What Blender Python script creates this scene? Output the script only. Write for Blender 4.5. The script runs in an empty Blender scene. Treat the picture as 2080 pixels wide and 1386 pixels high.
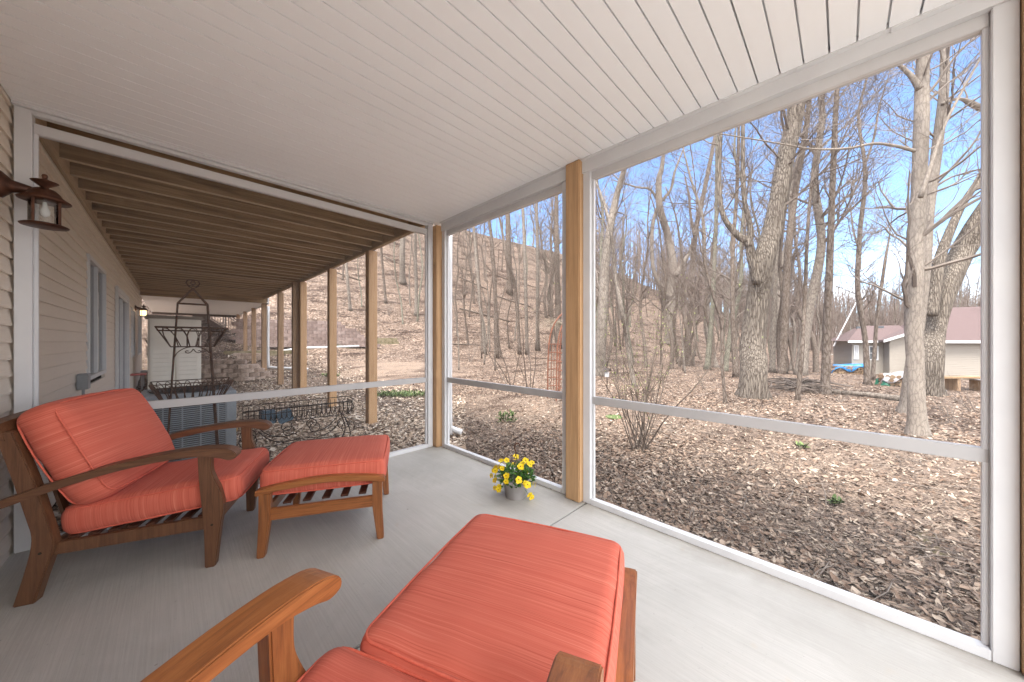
import bpy, bmesh, math, random
import numpy as np
from mathutils import Vector, Matrix
R=math.radians; PI=math.pi
rnd=random.Random(7)
sc=bpy.context.scene; col=sc.collection
# ------------------------------------------------------------------ photo survey helpers
F=681.; H=1.3; AA=math.atan(690/681.)
DV=(math.sin(AA),math.cos(AA)); RV=(math.cos(AA),-math.sin(AA))
def P(px,py,dep):
    u=(px-1040)/F
    return Vector((dep*(DV[0]+u*RV[0]),dep*(DV[1]+u*RV[1]),H-dep*(py-692)/F))
def sm(a,b,x):
    t=min(1,max(0,(x-a)/(b-a))); return t*t*(3-2*t)
SK=[(-1e3,-.07),(11.5,-.07),(13.2,-.02),(15,.22),(17.5,.42),(20,.75),(21.5,1.05),(23,1.7),(26,3.2),(34,7.4),(44,14.5),(55,22.5),(64,26),(90,27),(1e4,27)]
def hill(s):
    for (a,za),(b,zb) in zip(SK,SK[1:]):
        if s<=b:
            t=(s-a)/(b-a); return za+(zb-za)*t
    return 27
def wob(x,y):
    return (math.sin(x*1.3+math.sin(y*.9)*1.4)*math.cos(y*1.1+x*.3)+.5*math.sin(x*3.1+y*2.3))
def gz(x,y):
    s=.1*x+.99*y
    f=1-.20*sm(74,120,x)-.5*sm(110,260,x)
    z=(hill(s)+.07)*f-.07
    z-=(.018*min(max(0,x-6),18)+.075*min(max(0,x-24),13))*sm(26,14,s)
    if s>14: z+=.10*wob(x*.8,y*.8)*sm(14,20,s)
    d=math.hypot(x-2,y-1)
    if s<=20 and x>2.6: z+=.018*wob(x,y)*sm(0,1.5,x-2.6)
    # mulch mound
    z+=.35*math.exp(-(((x-6.8)/2.3)**2+((y-13.0)/1.6)**2))
    return z
def gray(px,py):
    D=1.5
    while D<260:
        p=P(px,py,D)
        if gz(p.x,p.y)>=p.z: break
        D*=1.01
    lo=D/1.01; hi=D
    for _ in range(12):
        m=(lo+hi)/2; p=P(px,py,m)
        if gz(p.x,p.y)>=p.z: hi=m
        else: lo=m
    p=P(px,py,hi); return p,hi
# ------------------------------------------------------------------ node material helpers
def new_mat(name):
    m=bpy.data.materials.new(name); m.use_nodes=True
    nt=m.node_tree; b=nt.nodes['Principled BSDF']; return m,nt,b
def N(nt,t,**kw):
    n=nt.nodes.new(t)
    for k,v in kw.items():
        if k in('operation','blend_type','noise_dimensions','data_type','feature','voronoi_dimensions','attribute_name','interpolation','wave_type','bands_direction','sky_type'): setattr(n,k,v)
        else: n.inputs[k].default_value=v
    return n
def L(nt,a,b): nt.links.new(a,b)
def coord(nt,scale=(1,1,1),rot=(0,0,0),src='Object'):
    tc=nt.nodes.new('ShaderNodeTexCoord'); mp=nt.nodes.new('ShaderNodeMapping')
    mp.inputs['Scale'].default_value=scale; mp.inputs['Rotation'].default_value=rot
    L(nt,tc.outputs[src],mp.inputs['Vector']); return mp.outputs[0]
def ramp(nt,fac,stops,interp='LINEAR'):
    r=nt.nodes.new('ShaderNodeValToRGB'); e=r.color_ramp.elements; r.color_ramp.interpolation=interp
    while len(e)<len(stops): e.new(.5)
    for el,(p,c) in zip(e,stops):
        el.position=p; el.color=(*c,1) if len(c)==3 else c
    L(nt,fac,r.inputs[0]); return r.outputs[0]
def noise(nt,vec,scale,detail=4,rough=.55,dist=0):
    n=nt.nodes.new('ShaderNodeTexNoise'); n.inputs['Scale'].default_value=scale
    n.inputs['Detail'].default_value=detail; n.inputs['Roughness'].default_value=rough; n.inputs['Distortion'].default_value=dist
    L(nt,vec,n.inputs['Vector']); return n.outputs['Fac']
def mixc(nt,f,a,b,bt='MIX'):
    m=nt.nodes.new('ShaderNodeMix'); m.data_type='RGBA'; m.blend_type=bt
    for s,v in((0,f),(6,a),(7,b)):
        if hasattr(v,'is_linked'): L(nt,v,m.inputs[s])
        else: m.inputs[s].default_value=v if s==0 else (*v,1)
    return m.outputs[2]
def mth(nt,op,a,b=0):
    m=nt.nodes.new('ShaderNodeMath'); m.operation=op
    for i,v in((0,a),(1,b)):
        if hasattr(v,'is_linked'): L(nt,v,m.inputs[i])
        else: m.inputs[i].default_value=v
    return m.outputs[0]
def bump(nt,b,h,st=.3,dist=.01):
    n=nt.nodes.new('ShaderNodeBump'); n.inputs['Strength'].default_value=st; n.inputs['Distance'].default_value=dist
    L(nt,h,n.inputs['Height']); L(nt,n.outputs[0],b.inputs['Normal'])
def noisy(name,c1,c2,scale=(1,1,1),ns=6,rough=.7,bst=.2,bd=.004,detail=5,metal=0,src='Object',spec=.4):
    m,nt,b=new_mat(name); v=coord(nt,scale,src=src); n=noise(nt,v,ns,detail)
    L(nt,ramp(nt,n,[(.3,c1),(.7,c2)]),b.inputs['Base Color']); b.inputs['Roughness'].default_value=rough
    b.inputs['Metallic'].default_value=metal; b.inputs['Specular IOR Level'].default_value=spec
    if bst: bump(nt,b,n,bst,bd)
    return m
def wood(name,c1,c2,c3,axis='x',rough=.45,coat=.0,fine=1.):
    m,nt,b=new_mat(name)
    s={'x':(1.2,22,22),'y':(22,1.2,22),'z':(22,22,1.2)}[axis]
    v=coord(nt,s); n1=noise(nt,v,1.6*fine,6,.6,.6)
    v2=coord(nt,tuple(q*3.2 for q in s)); n2=noise(nt,v2,3*fine,3,.6)
    base=ramp(nt,n1,[(.28,c1),(.5,c2),(.74,c3)])
    c=mixc(nt,mth(nt,'MULTIPLY',n2,.5),base,tuple(q*.55 for q in c1),'MIX')
    L(nt,c,b.inputs['Base Color']); b.inputs['Roughness'].default_value=rough
    b.inputs['Coat Weight'].default_value=coat; b.inputs['Coat Roughness'].default_value=.3
    bump(nt,b,n2,.25,.002); return m
M={}
M['white']=noisy('white_aluminium',(.58,.58,.59),(.64,.64,.64),ns=3,rough=.38,bst=.03)
M['rail']=noisy('grey_white_aluminium',(.40,.39,.385),(.46,.45,.445),ns=3,rough=.4,bst=.03)
M['rail2']=noisy('top_rail_aluminium',(.52,.51,.505),(.58,.57,.565),ns=3,rough=.4,bst=.03)
M['ceil']=noisy('soffit_vinyl',(.85,.86,.87),(.88,.89,.90),ns=1.3,rough=.36,bst=.02)
M['dark']=noisy('dark_gap',(.02,.018,.015),(.03,.027,.02),bst=0)
def m_siding():
    m,nt,b=new_mat('vinyl_siding'); v=coord(nt,(1,1,30)); n=noise(nt,v,5,5,.6)
    v2=coord(nt,(1,1,1)); n2=noise(nt,v2,.8,3)
    c=ramp(nt,n,[(.3,(.66,.58,.49)),(.7,(.73,.65,.55))])
    c=mixc(nt,ramp(nt,n2,[(.35,(0,0,0)),(.8,(.35,.35,.35))]),c,(.61,.53,.44))
    L(nt,c,b.inputs['Base Color']); b.inputs['Roughness'].default_value=.5; bump(nt,b,n,.12,.002); return m
M['siding']=m_siding()
M['post']=wood('stained_post',(.42,.25,.125),(.55,.34,.175),(.62,.40,.22),'z',.6)
_m=M['post']; _nt=_m.node_tree; _b=_nt.nodes['Principled BSDF']; _c=_b.inputs['Base Color'].links[0].from_socket
_k=ramp(_nt,noise(_nt,coord(_nt,(1,1,.55)),5.5,1,.4),[(.74,(0,0,0)),(.78,(.7,.7,.7))]); L(_nt,mixc(_nt,_k,_c,(.20,.10,.045)),_b.inputs['Base Color'])
M['lumber']=wood('weathered_lumber',(.15,.092,.047),(.36,.235,.125),(.54,.37,.21),'x',.8,fine=.5)
M['lumber_z']=wood('weathered_post_lumber',(.22,.14,.085),(.36,.23,.135),(.48,.31,.185),'z',.8,fine=.6)
M['lumber_y']=wood('beam_lumber',(.30,.21,.13),(.44,.32,.20),(.55,.41,.27),'y',.8,fine=.6)
M['joist_lit_edge']=wood('lit_joist_bottom_lumber',(.40,.30,.19),(.60,.46,.30),(.70,.56,.38),'x',.8,fine=.6)  # pale joist bottoms: light from the ground below put into the colour
M['teak_x']=wood('oiled_teak_x',(.17,.058,.018),(.37,.13,.038),(.49,.195,.062),'x',.38,.2,2)
M['teak_y']=wood('oiled_teak_y',(.11,.04,.014),(.25,.09,.024),(.37,.15,.045),'y',.38,.2,2)
M['teak_z']=wood('oiled_teak_z',(.14,.052,.02),(.31,.11,.034),(.43,.175,.056),'z',.40,.2,2)
M['teak_brown']=wood('aged_teak_x',(.085,.036,.018),(.15,.065,.03),(.21,.10,.048),'x',.45,.1,2)
M['teak_brown_z']=wood('aged_teak_z',(.085,.036,.018),(.15,.065,.03),(.21,.10,.048),'z',.45,.1,2)
M['slat']=wood('slat_teak',(.05,.02,.012),(.09,.035,.02),(.13,.05,.025),'y',.5)
def m_fabric(name,axis):
    m,nt,b=new_mat(name)
    s=[1.5,1.5,1.5]; s[axis]=250
    n=noise(nt,coord(nt,tuple(s)),1,2,.7); s2=list(s); s2[axis]=60; n2=noise(nt,coord(nt,tuple(s2)),1,3,.6)
    n3=noise(nt,coord(nt),9,3)
    c=ramp(nt,n,[(.28,(.42,.080,.050)),(.42,(.56,.135,.090)),(.58,(.61,.160,.108)),(.74,(.72,.27,.19))])
    c=mixc(nt,ramp(nt,n2,[(.35,(0,0,0)),(.75,(.4,.4,.4))]),c,(.50,.085,.055))
    c=mixc(nt,mth(nt,'MULTIPLY',n3,.25),c,(.60,.14,.095))
    L(nt,c,b.inputs['Base Color']); b.inputs['Roughness'].default_value=.85; b.inputs['Specular IOR Level'].default_value=.2
    b.inputs['Sheen Weight'].default_value=.05; b.inputs['Specular IOR Level'].default_value=.08
    w=noise(nt,coord(nt,(1,1,1)),420,2); bump(nt,b,mth(nt,'ADD',mth(nt,'MULTIPLY',n,.7),w),.25,.0012); return m
M['fab_x']=m_fabric('coral_stripe_fabric_x',0); M['fab_z']=m_fabric('coral_stripe_fabric_z',2)
M['pipe']=noisy('coral_piping',(.60,.12,.075),(.70,.16,.10),ns=60,rough=.8)
def m_concrete():
    m,nt,b=new_mat('broom_concrete')
    n1=noise(nt,coord(nt,(1,1,1)),1.1,5,.6); n2=noise(nt,coord(nt,(95,1.6,1)),1.3,4,.7,.15); n3=noise(nt,coord(nt),55,4,.7)
    n5=noise(nt,coord(nt,(7,.6,1)),1.3,4,.6)
    c=ramp(nt,n1,[(.3,(.42,.405,.375)),(.7,(.52,.50,.465))])
    c=mixc(nt,ramp(nt,n2,[(.36,(.34,.34,.34)),(.6,(0,0,0))]),c,(.33,.315,.29))
    c=mixc(nt,ramp(nt,n5,[(.52,(0,0,0)),(.75,(.4,.4,.4))]),c,(.36,.34,.31))
    c=mixc(nt,ramp(nt,n3,[(.62,(0,0,0)),(.72,(.6,.6,.6))]),c,(.30,.28,.26))
    n4=noise(nt,coord(nt,(1,1,1)),3.3,2,.5,1.5)
    c=mixc(nt,ramp(nt,n4,[(.70,(0,0,0)),(.78,(.25,.25,.25))]),c,(.50,.36,.20))
    ns=noise(nt,coord(nt),.75,6,.7,.8); c=mixc(nt,ramp(nt,ns,[(.50,(0,0,0)),(.62,(.30,.30,.30))]),c,(.29,.27,.24))
    nsp=noise(nt,coord(nt),16,2,.5); c=mixc(nt,ramp(nt,nsp,[(.76,(0,0,0)),(.79,(.7,.7,.7))]),c,(.22,.20,.17))
    sx_=nt.nodes.new('ShaderNodeSeparateXYZ'); L(nt,coord(nt),sx_.inputs[0]); pass
    mr=nt.nodes.new('ShaderNodeMapRange'); mr.inputs[1].default_value=2.28; mr.inputs[2].default_value=2.52; mr.inputs[3].default_value=0; mr.inputs[4].default_value=.75
    L(nt,mth(nt,'ADD',sx_.outputs[0],mth(nt,'MULTIPLY',noise(nt,coord(nt),7,5,.7),.22)),mr.inputs[0]); c=mixc(nt,mr.outputs[0],c,(.24,.215,.18))
    L(nt,c,b.inputs['Base Color']); b.inputs['Roughness'].default_value=.85
    bump(nt,b,mth(nt,'ADD',n2,mth(nt,'MULTIPLY',n3,.3)),.5,.004); return m
M['conc']=m_concrete()
def m_ground():
    m,nt,b=new_mat('leaf_litter_soil')
    at=N(nt,'ShaderNodeAttribute',attribute_name='litter').outputs['Fac']
    v=coord(nt)
    vo=nt.nodes.new('ShaderNodeTexVoronoi'); vo.inputs['Scale'].default_value=13; vo.inputs['Randomness'].default_value=1
    nd=nt.nodes.new('ShaderNodeTexNoise'); nd.inputs['Scale'].default_value=9; L(nt,v,nd.inputs['Vector'])
    vv=nt.nodes.new('ShaderNodeVectorMath'); vv.operation='MULTIPLY_ADD'; L(nt,nd.outputs['Color'],vv.inputs[0]); vv.inputs[1].default_value=(.13,.13,.13); L(nt,v,vv.inputs[2])
    L(nt,vv.outputs[0],vo.inputs['Vector'])
    sep=nt.nodes.new('ShaderNodeSeparateColor'); L(nt,vo.outputs['Color'],sep.inputs[0])
    leaf=ramp(nt,sep.outputs[0],[(0,(.065,.043,.033)),(.3,(.135,.093,.070)),(.6,(.21,.150,.115)),(.85,(.29,.218,.172)),(1,(.38,.305,.25))])
    edge=ramp(nt,vo.outputs['Distance'],[(.0,(1,1,1)),(.42,(.9,.9,.9)),(.75,(.42,.42,.42))])
    leaf=mixc(nt,1.0,leaf,edge,'MULTIPLY')
    soil=ramp(nt,noise(nt,v,38,6,.75),[(.3,(.085,.062,.048)),(.5,(.18,.133,.103)),(.68,(.29,.22,.17)),(.8,(.42,.34,.265))])
    big=noise(nt,v,.55,5,.65); fine=noise(nt,v,7,4,.7)
    k=mth(nt,'ADD',mth(nt,'MULTIPLY',big,1.1),mth(nt,'MULTIPLY',fine,.9)); k=mth(nt,'ADD',k,mth(nt,'MULTIPLY',at,1.6)); 
    k=mth(nt,'SUBTRACT',k,1.35)
    f=ramp(nt,k,[(.2,(0,0,0)),(.55,(1,1,1))])
    c=mixc(nt,f,soil,leaf)
    tone=ramp(nt,noise(nt,coord(nt,(.45,1.3,2.2)),.7,7,.7,.6),[(.40,(.42,.38,.37)),(.50,(1,1,1)),(.7,(1.15,1.12,1.08))])
    c=mixc(nt,1.0,c,tone,'MULTIPLY')
    gr=ramp(nt,noise(nt,coord(nt),1.7,4,.6),[(.64,(0,0,0)),(.72,(.55,.55,.55))])
    at2=N(nt,'ShaderNodeAttribute',attribute_name='moss').outputs['Fac']
    c=mixc(nt,mth(nt,'MULTIPLY',gr,at2),c,(.16,.17,.04))
    L(nt,c,b.inputs['Base Color']); b.inputs['Roughness'].default_value=.95; b.inputs['Specular IOR Level'].default_value=.15
    bump(nt,b,mth(nt,'ADD',mth(nt,'MULTIPLY',vo.outputs['Distance'],-.6),fine),.7,.05); return m
M['ground']=m_ground()
def m_island(name,stops,rough=.8,bstr=0):
    m,nt,b=new_mat(name); g=nt.nodes.new('ShaderNodeNewGeometry')
    c=ramp(nt,g.outputs['Random Per Island'],stops); n=noise(nt,coord(nt),40,3)
    c=mixc(nt,mth(nt,'MULTIPLY',n,.45),c,tuple(q*.5 for q in stops[0][1]))
    L(nt,c,b.inputs['Base Color']); b.inputs['Roughness'].default_value=rough; b.inputs['Specular IOR Level'].default_value=.25; return m
M['leaf']=m_island('fallen_leaf',[(0,(.11,.068,.047)),(.3,(.21,.138,.097)),(.6,(.31,.22,.162)),(.85,(.41,.315,.24)),(1,(.55,.46,.37))])
M['chip']=m_island('mulch_chip',[(0,(.07,.05,.04)),(.5,(.19,.14,.11)),(.85,(.33,.255,.195)),(1,(.52,.43,.33))])
def m_bark(name,c1,c2,c3,sx,sz,bst,bd=.02,bands=False):
    m,nt,b=new_mat(name); v=coord(nt,(sx,sx,sz))
    vo=nt.nodes.new('ShaderNodeTexVoronoi'); vo.feature='DISTANCE_TO_EDGE'; vo.inputs['Scale'].default_value=1
    nd=nt.nodes.new('ShaderNodeTexNoise'); nd.inputs['Scale'].default_value=1.2; L(nt,v,nd.inputs['Vector'])
    vv=nt.nodes.new('ShaderNodeVectorMath'); vv.operation='MULTIPLY_ADD'; L(nt,nd.outputs['Color'],vv.inputs[0]); vv.inputs[1].default_value=(.9,.9,.9); L(nt,v,vv.inputs[2])
    L(nt,vv.outputs[0],vo.inputs['Vector'])
    n=noise(nt,coord(nt,(1,1,.5)),9,6,.65); n2=noise(nt,coord(nt),1.1,4)
    hgt=mth(nt,'ADD',mth(nt,'MINIMUM',mth(nt,'MULTIPLY',vo.outputs['Distance'],3),.6),mth(nt,'MULTIPLY',n,.5))
    c=ramp(nt,hgt,[(.18,c1),(.5,c2),(.85,c3)])
    c=mixc(nt,ramp(nt,n2,[(.4,(0,0,0)),(.75,(.45,.45,.45))]),c,tuple(q*.75 for q in c2))
    if bands:
        nb=noise(nt,coord(nt,(.6,.6,5.5)),1.5,4,.7); c=mixc(nt,ramp(nt,nb,[(.60,(0,0,0)),(.68,(.7,.7,.7))]),c,(.12,.09,.07))
    L(nt,c,b.inputs['Base Color']); b.inputs['Roughness'].default_value=.95; b.inputs['Specular IOR Level'].default_value=.1
    bump(nt,b,hgt,bst,bd); return m
M['oak']=m_bark('furrowed_oak_bark',(.05,.040,.032),(.155,.128,.105),(.235,.20,.165),26,2.6,.9,.03)
M['maple']=m_bark('smooth_grey_bark',(.15,.125,.105),(.215,.183,.155),(.26,.225,.19),30,7,.35,.004,True)
M['bark']=m_bark('brown_bark',(.06,.045,.036),(.125,.098,.08),(.18,.148,.124),16,4,.6,.015)
M['bark2']=m_bark('pale_bark',(.09,.075,.062),(.17,.142,.12),(.225,.195,.165),14,4,.5,.012)
M['bark3']=m_bark('greenish_bark',(.085,.08,.062),(.16,.148,.115),(.21,.196,.155),14,4,.5,.012)
M['twig']=noisy('twig_bark',(.09,.068,.055),(.165,.132,.11),ns=4,rough=.9,bst=0)
M['twig2']=noisy('pale_twig_bark',(.13,.105,.088),(.205,.17,.143),ns=4,rough=.9,bst=0)
M['redtwig']=noisy('budding_twig',(.12,.088,.074),(.20,.155,.132),ns=4,rough=.9,bst=0)
M['iron']=noisy('rusty_iron',(.045,.028,.02),(.13,.065,.04),ns=25,rough=.7,bst=.3,bd=.001,metal=.3)
M['rust']=noisy('bright_rust',(.13,.05,.03),(.24,.10,.06),ns=20,rough=.8,bst=0)
M['blackiron']=noisy('dark_wire',(.02,.018,.018),(.07,.045,.035),ns=25,rough=.6,bst=.2,bd=.001,metal=.3)
M['bronze']=noisy('bronze_lantern',(.045,.018,.011),(.12,.05,.028),ns=18,rough=.45,bst=.2,bd=.001,metal=.5)
def m_glass(name,rough=.03,trans=.9,tint=(.9,.92,.92)):
    m,nt,b=new_mat(name); out=nt.nodes['Material Output']
    t=nt.nodes.new('ShaderNodeBsdfTransparent'); t.inputs[0].default_value=(*tint,1); g=nt.nodes.new('ShaderNodeBsdfGlossy'); g.inputs['Roughness'].default_value=rough
    g.inputs['Color'].default_value=(.9,.9,.9,1)
    fr=nt.nodes.new('ShaderNodeFresnel'); fr.inputs[0].default_value=1.5
    f=mth(nt,'ADD',fr.outputs[0],1-trans); mx=nt.nodes.new('ShaderNodeMixShader'); L(nt,f,mx.inputs[0]); L(nt,t.outputs[0],mx.inputs[1]); L(nt,g.outputs[0],mx.inputs[2]); L(nt,mx.outputs[0],out.inputs[0]); return m
M['glass']=m_glass('clear_glass'); M['winglass']=m_glass('window_glass',.01,.97,(.5,.51,.52))
def m_screen():
    m,nt,b=new_mat('insect_screen'); out=nt.nodes['Material Output']
    t=nt.nodes.new('ShaderNodeBsdfTransparent'); g=nt.nodes.new('ShaderNodeBsdfDiffuse'); g.inputs[0].default_value=(.13,.13,.13,1)
    mx=nt.nodes.new('ShaderNodeMixShader')
    n=noise(nt,coord(nt,(1,1,1)),300,1); f=mth(nt,'ADD',mth(nt,'MULTIPLY',n,.03),.07)
    L(nt,f,mx.inputs[0]); L(nt,t.outputs[0],mx.inputs[1]); L(nt,g.outputs[0],mx.inputs[2]); L(nt,mx.outputs[0],out.inputs[0]); return m
M['screen']=m_screen()
M['acgrey']=noisy('ac_paint',(.30,.34,.38),(.37,.41,.45),ns=5,rough=.5,bst=.03,metal=.2)
M['acdark']=noisy('ac_coil',(.06,.07,.08),(.10,.11,.12),ns=30,rough=.7,bst=.2)
M['resin']=noisy('shed_resin',(.80,.76,.68),(.86,.82,.74),ns=4,rough=.5,bst=.05)
M['taupe']=noisy('taupe_resin',(.22,.18,.15),(.28,.24,.20),ns=4,rough=.5,bst=.05)
M['pot']=noisy('grey_plastic_pot',(.30,.28,.27),(.36,.34,.33),ns=8,rough=.45,bst=.05)
M['green']=m_island('pansy_leaf',[(0,(.035,.11,.02)),(.5,(.07,.19,.03)),(1,(.13,.27,.05))],.5)
M['yellow']=m_island('pansy_petal',[(0,(.78,.46,.01)),(.5,(.88,.64,.015)),(1,(.92,.76,.06))],.6)
M['maroon']=noisy('petal_centre',(.12,.02,.01),(.25,.05,.01),bst=0)
M['moss']=m_island('ground_cover_leaf',[(0,(.05,.085,.025)),(.5,(.10,.15,.045)),(1,(.20,.25,.09))],.6)
M['bud']=m_island('green_bud',[(0,(.20,.26,.06)),(1,(.36,.42,.14))],.6)
M['straw']=m_island('dry_straw',[(0,(.27,.22,.165)),(1,(.44,.38,.30))],.8)
def m_block(name,c1,c2,c3):
    m,nt,b=new_mat(name); g=nt.nodes.new('ShaderNodeNewGeometry')
    c=ramp(nt,g.outputs['Random Per Island'],[(0,c1),(.5,c2),(1,c3)]); n=noise(nt,coord(nt),22,5,.7)
    c=mixc(nt,ramp(nt,n,[(.35,(.6,.6,.6)),(.65,(0,0,0))]),c,tuple(q*.6 for q in c1)); L(nt,c,b.inputs['Base Color']); b.inputs['Roughness'].default_value=.95; bump(nt,b,n,.6,.02); return m
M['block']=m_block('tan_wall_block',(.30,.225,.18),(.43,.33,.265),(.54,.43,.36))
M['redblock']=m_block('pink_wall_block',(.20,.145,.125),(.28,.205,.18),(.35,.27,.24))
M['timber']=noisy('mossy_timber',(.12,.10,.05),(.30,.25,.17),(1,1,1),6,.9,.4)
M['brownpaint']=noisy('brown_painted_steel',(.09,.065,.055),(.14,.105,.09),ns=5,rough=.5)
M['shingle']=m_block('red_shingles',(.085,.058,.056),(.115,.076,.073),(.15,.10,.096))
M['neigh']=noisy('neighbour_siding',(.27,.24,.205),(.31,.28,.24),(1,1,18),3,.7,.2)
M['blue']=noisy('blue_tarp',(.02,.15,.40),(.04,.22,.50),ns=7,rough=.35,bst=.6,bd=.03)
M['greentarp']=noisy('green_tarp',(.015,.10,.065),(.03,.17,.10),ns=7,rough=.4,bst=.6,bd=.03)
M['whitetarp']=noisy('white_tarp',(.38,.36,.37),(.52,.50,.51),ns=7,rough=.5,bst=.6,bd=.03)
M['log']=m_block('split_firewood',(.13,.08,.05),(.26,.17,.105),(.42,.31,.20))
M['stone']=noisy('grey_stone',(.20,.19,.17),(.36,.34,.31),ns=7,rough=.95,bst=.6,bd=.02)
M['bluestuff']=noisy('blue_grey_plastic',(.05,.09,.13),(.09,.15,.21),ns=5,rough=.4)
M['box']=noisy('grey_utility_box',(.22,.23,.24),(.28,.29,.30),ns=5,rough=.5)
M['redstuff']=noisy('faded_red_plastic',(.35,.08,.07),(.45,.13,.11),ns=5,rough=.5)
M['amber']=noisy('amber_glass_jar',(.35,.19,.06),(.50,.32,.12),ns=5,rough=.3)
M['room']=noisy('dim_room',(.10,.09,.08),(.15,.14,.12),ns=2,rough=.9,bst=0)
M['curtain']=noisy('grey_blind',(.10,.10,.10),(.15,.15,.15),(1,1,40),2,.8,.1)
def emis(name,c,s):
    m,nt,b=new_mat(name); b.inputs['Emission Color'].default_value=(*c,1); b.inputs['Emission Strength'].default_value=s; b.inputs['Base Color'].default_value=(*c,1); return m
M['bulb']=emis('lit_bulb',(1,.62,.25),22); M['frost']=emis('lit_lamp_glass',(1,.62,.25),.9)
M['deadbulb']=noisy('unlit_bulb',(.6,.6,.58),(.7,.7,.68),rough=.2,bst=0)
# ------------------------------------------------------------------ mesh builder
class MB:
    def __init__(s): s.v=[]; s.f=[]; s.mi=[]; s.cur=0
    def _a(s,vs,fs):
        o=len(s.v); s.v+= [tuple(v) for v in vs]; s.f+=[tuple(i+o for i in f) for f in fs]; s.mi+=[s.cur]*len(fs)
    def box(s,a,b,rot=None,piv=None):
        x0,y0,z0=a; x1,y1,z1=b
        vs=[(x0,y0,z0),(x1,y0,z0),(x1,y1,z0),(x0,y1,z0),(x0,y0,z1),(x1,y0,z1),(x1,y1,z1),(x0,y1,z1)]
        if rot is not None:
            c=Vector(piv if piv else ((x0+x1)/2,(y0+y1)/2,(z0+z1)/2)); vs=[tuple(rot@(Vector(v)-c)+c) for v in vs]
        s._a(vs,[(3,2,1,0),(4,5,6,7),(0,1,5,4),(1,2,6,5),(2,3,7,6),(3,0,4,7)]); return s
    def prism(s,poly,a,b,axis='y'):
        n=len(poly)
        def mk(p,t): return {'y':(p[0],t,p[1]),'x':(t,p[0],p[1]),'z':(p[0],p[1],t)}[axis]
        vs=[mk(p,a) for p in poly]+[mk(p,b) for p in poly]
        fs=[tuple(range(n)),tuple(range(2*n-1,n-1,-1))]+[((i+1)%n,i,n+i,n+(i+1)%n) for i in range(n)]
        ar=sum(poly[i][0]*poly[(i+1)%n][1]-poly[(i+1)%n][0]*poly[i][1] for i in range(n))
        if (ar<0)!=(axis=='y' ): pass
        s._a(vs,fs); return s
    def tube(s,pts,rs,n=6,cap=True,closed=False):
        pts=[Vector(p) for p in pts]; k=len(pts)
        if not hasattr(rs,'__len__'): rs=[rs]*k
        vs=[]; up=None
        for i,p in enumerate(pts):
            if closed: t=pts[(i+1)%k]-pts[i-1]
            else: t=pts[min(i+1,k-1)]-pts[max(i-1,0)]
            if t.length<1e-9: t=Vector((0,0,1))
            t.normalize()
            if up is None: up=Vector((1,0,0)) if abs(t.x)<.8 else Vector((0,1,0))
            u=(up-t*up.dot(t))
            if u.length<1e-6: u=t.orthogonal()
            u.normalize(); up=u; w=t.cross(u)
            for j in range(n):
                a=2*PI*j/n; vs.append(p+(u*math.cos(a)+w*math.sin(a))*rs[i])
        fs=[]; m=k if closed else k-1
        for i in range(m):
            i2=(i+1)%k
            for j in range(n):
                j2=(j+1)%n; fs.append((i*n+j,i*n+j2,i2*n+j2,i2*n+j))
        if cap and not closed: fs+= [tuple(range(n-1,-1,-1)),tuple(range((k-1)*n,k*n))]
        s._a(vs,fs); return s
    def lathe(s,prof,c=(0,0,0),n=24):
        vs=[];fs=[]; k=len(prof)
        for r,z in prof:
            for j in range(n):
                a=2*PI*j/n; vs.append((c[0]+r*math.cos(a),c[1]+r*math.sin(a),c[2]+z))
        for i in range(k-1):
            for j in range(n):
                j2=(j+1)%n; fs.append((i*n+j,i*n+j2,(i+1)*n+j2,(i+1)*n+j))
        fs+=[tuple(range(n-1,-1,-1)),tuple(range((k-1)*n,k*n))]
        s._a(vs,fs); return s
    def quad(s,*p): s._a(p,[tuple(range(len(p)))]); return s
    def build(s,name,mat,parent=None,world=False,smooth=False,bevel=0,loc=None,fixn=False):
        me=bpy.data.meshes.new(name); o=bpy.data.objects.new(name,me); col.objects.link(o)
        off=Vector((0,0,0))
        if parent is not None:
            o.parent=parent
            if world:
                q=parent
                while q: off+=q.location; q=q.parent
        elif loc is not None: off=Vector(loc); o.location=off
        elif s.v:
            A=np.array(s.v); off=Vector(((A[:,0].min()+A[:,0].max())/2,(A[:,1].min()+A[:,1].max())/2,A[:,2].min())); o.location=off
        vs=s.v if off.length==0 else [(v[0]-off.x,v[1]-off.y,v[2]-off.z) for v in s.v]
        me.from_pydata(vs,[],s.f)
        for m in (mat if isinstance(mat,(list,tuple)) else [mat]): me.materials.append(m)
        if isinstance(mat,(list,tuple)): me.polygons.foreach_set('material_index',s.mi)
        if smooth: me.polygons.foreach_set('use_smooth',[True]*len(s.f))
        if fixn or bevel:
            bm=bmesh.new(); bm.from_mesh(me); bmesh.ops.recalc_face_normals(bm,faces=bm.faces)
            if bevel:
                ed=[e for e in bm.edges if len(e.link_faces)==2 and e.calc_face_angle(0)>R(25)]
                bmesh.ops.bevel(bm,geom=ed,offset=bevel,segments=2,affect='EDGES',clamp_overlap=True)
            bm.to_mesh(me); bm.free()
        me.update(); return o
def tag(o,label=None,cat=None,group=None,kind=None):
    for k,v in(('label',label),('category',cat),('group',group),('kind',kind)):
        if v: o[k]=v
    return o
def empty(name,loc,rz=0,label=None,cat=None,group=None):
    o=bpy.data.objects.new(name,None); col.objects.link(o); o.location=loc; o.rotation_euler=(0,0,rz); o.empty_display_size=.2
    return tag(o,label,cat,group)
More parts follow.
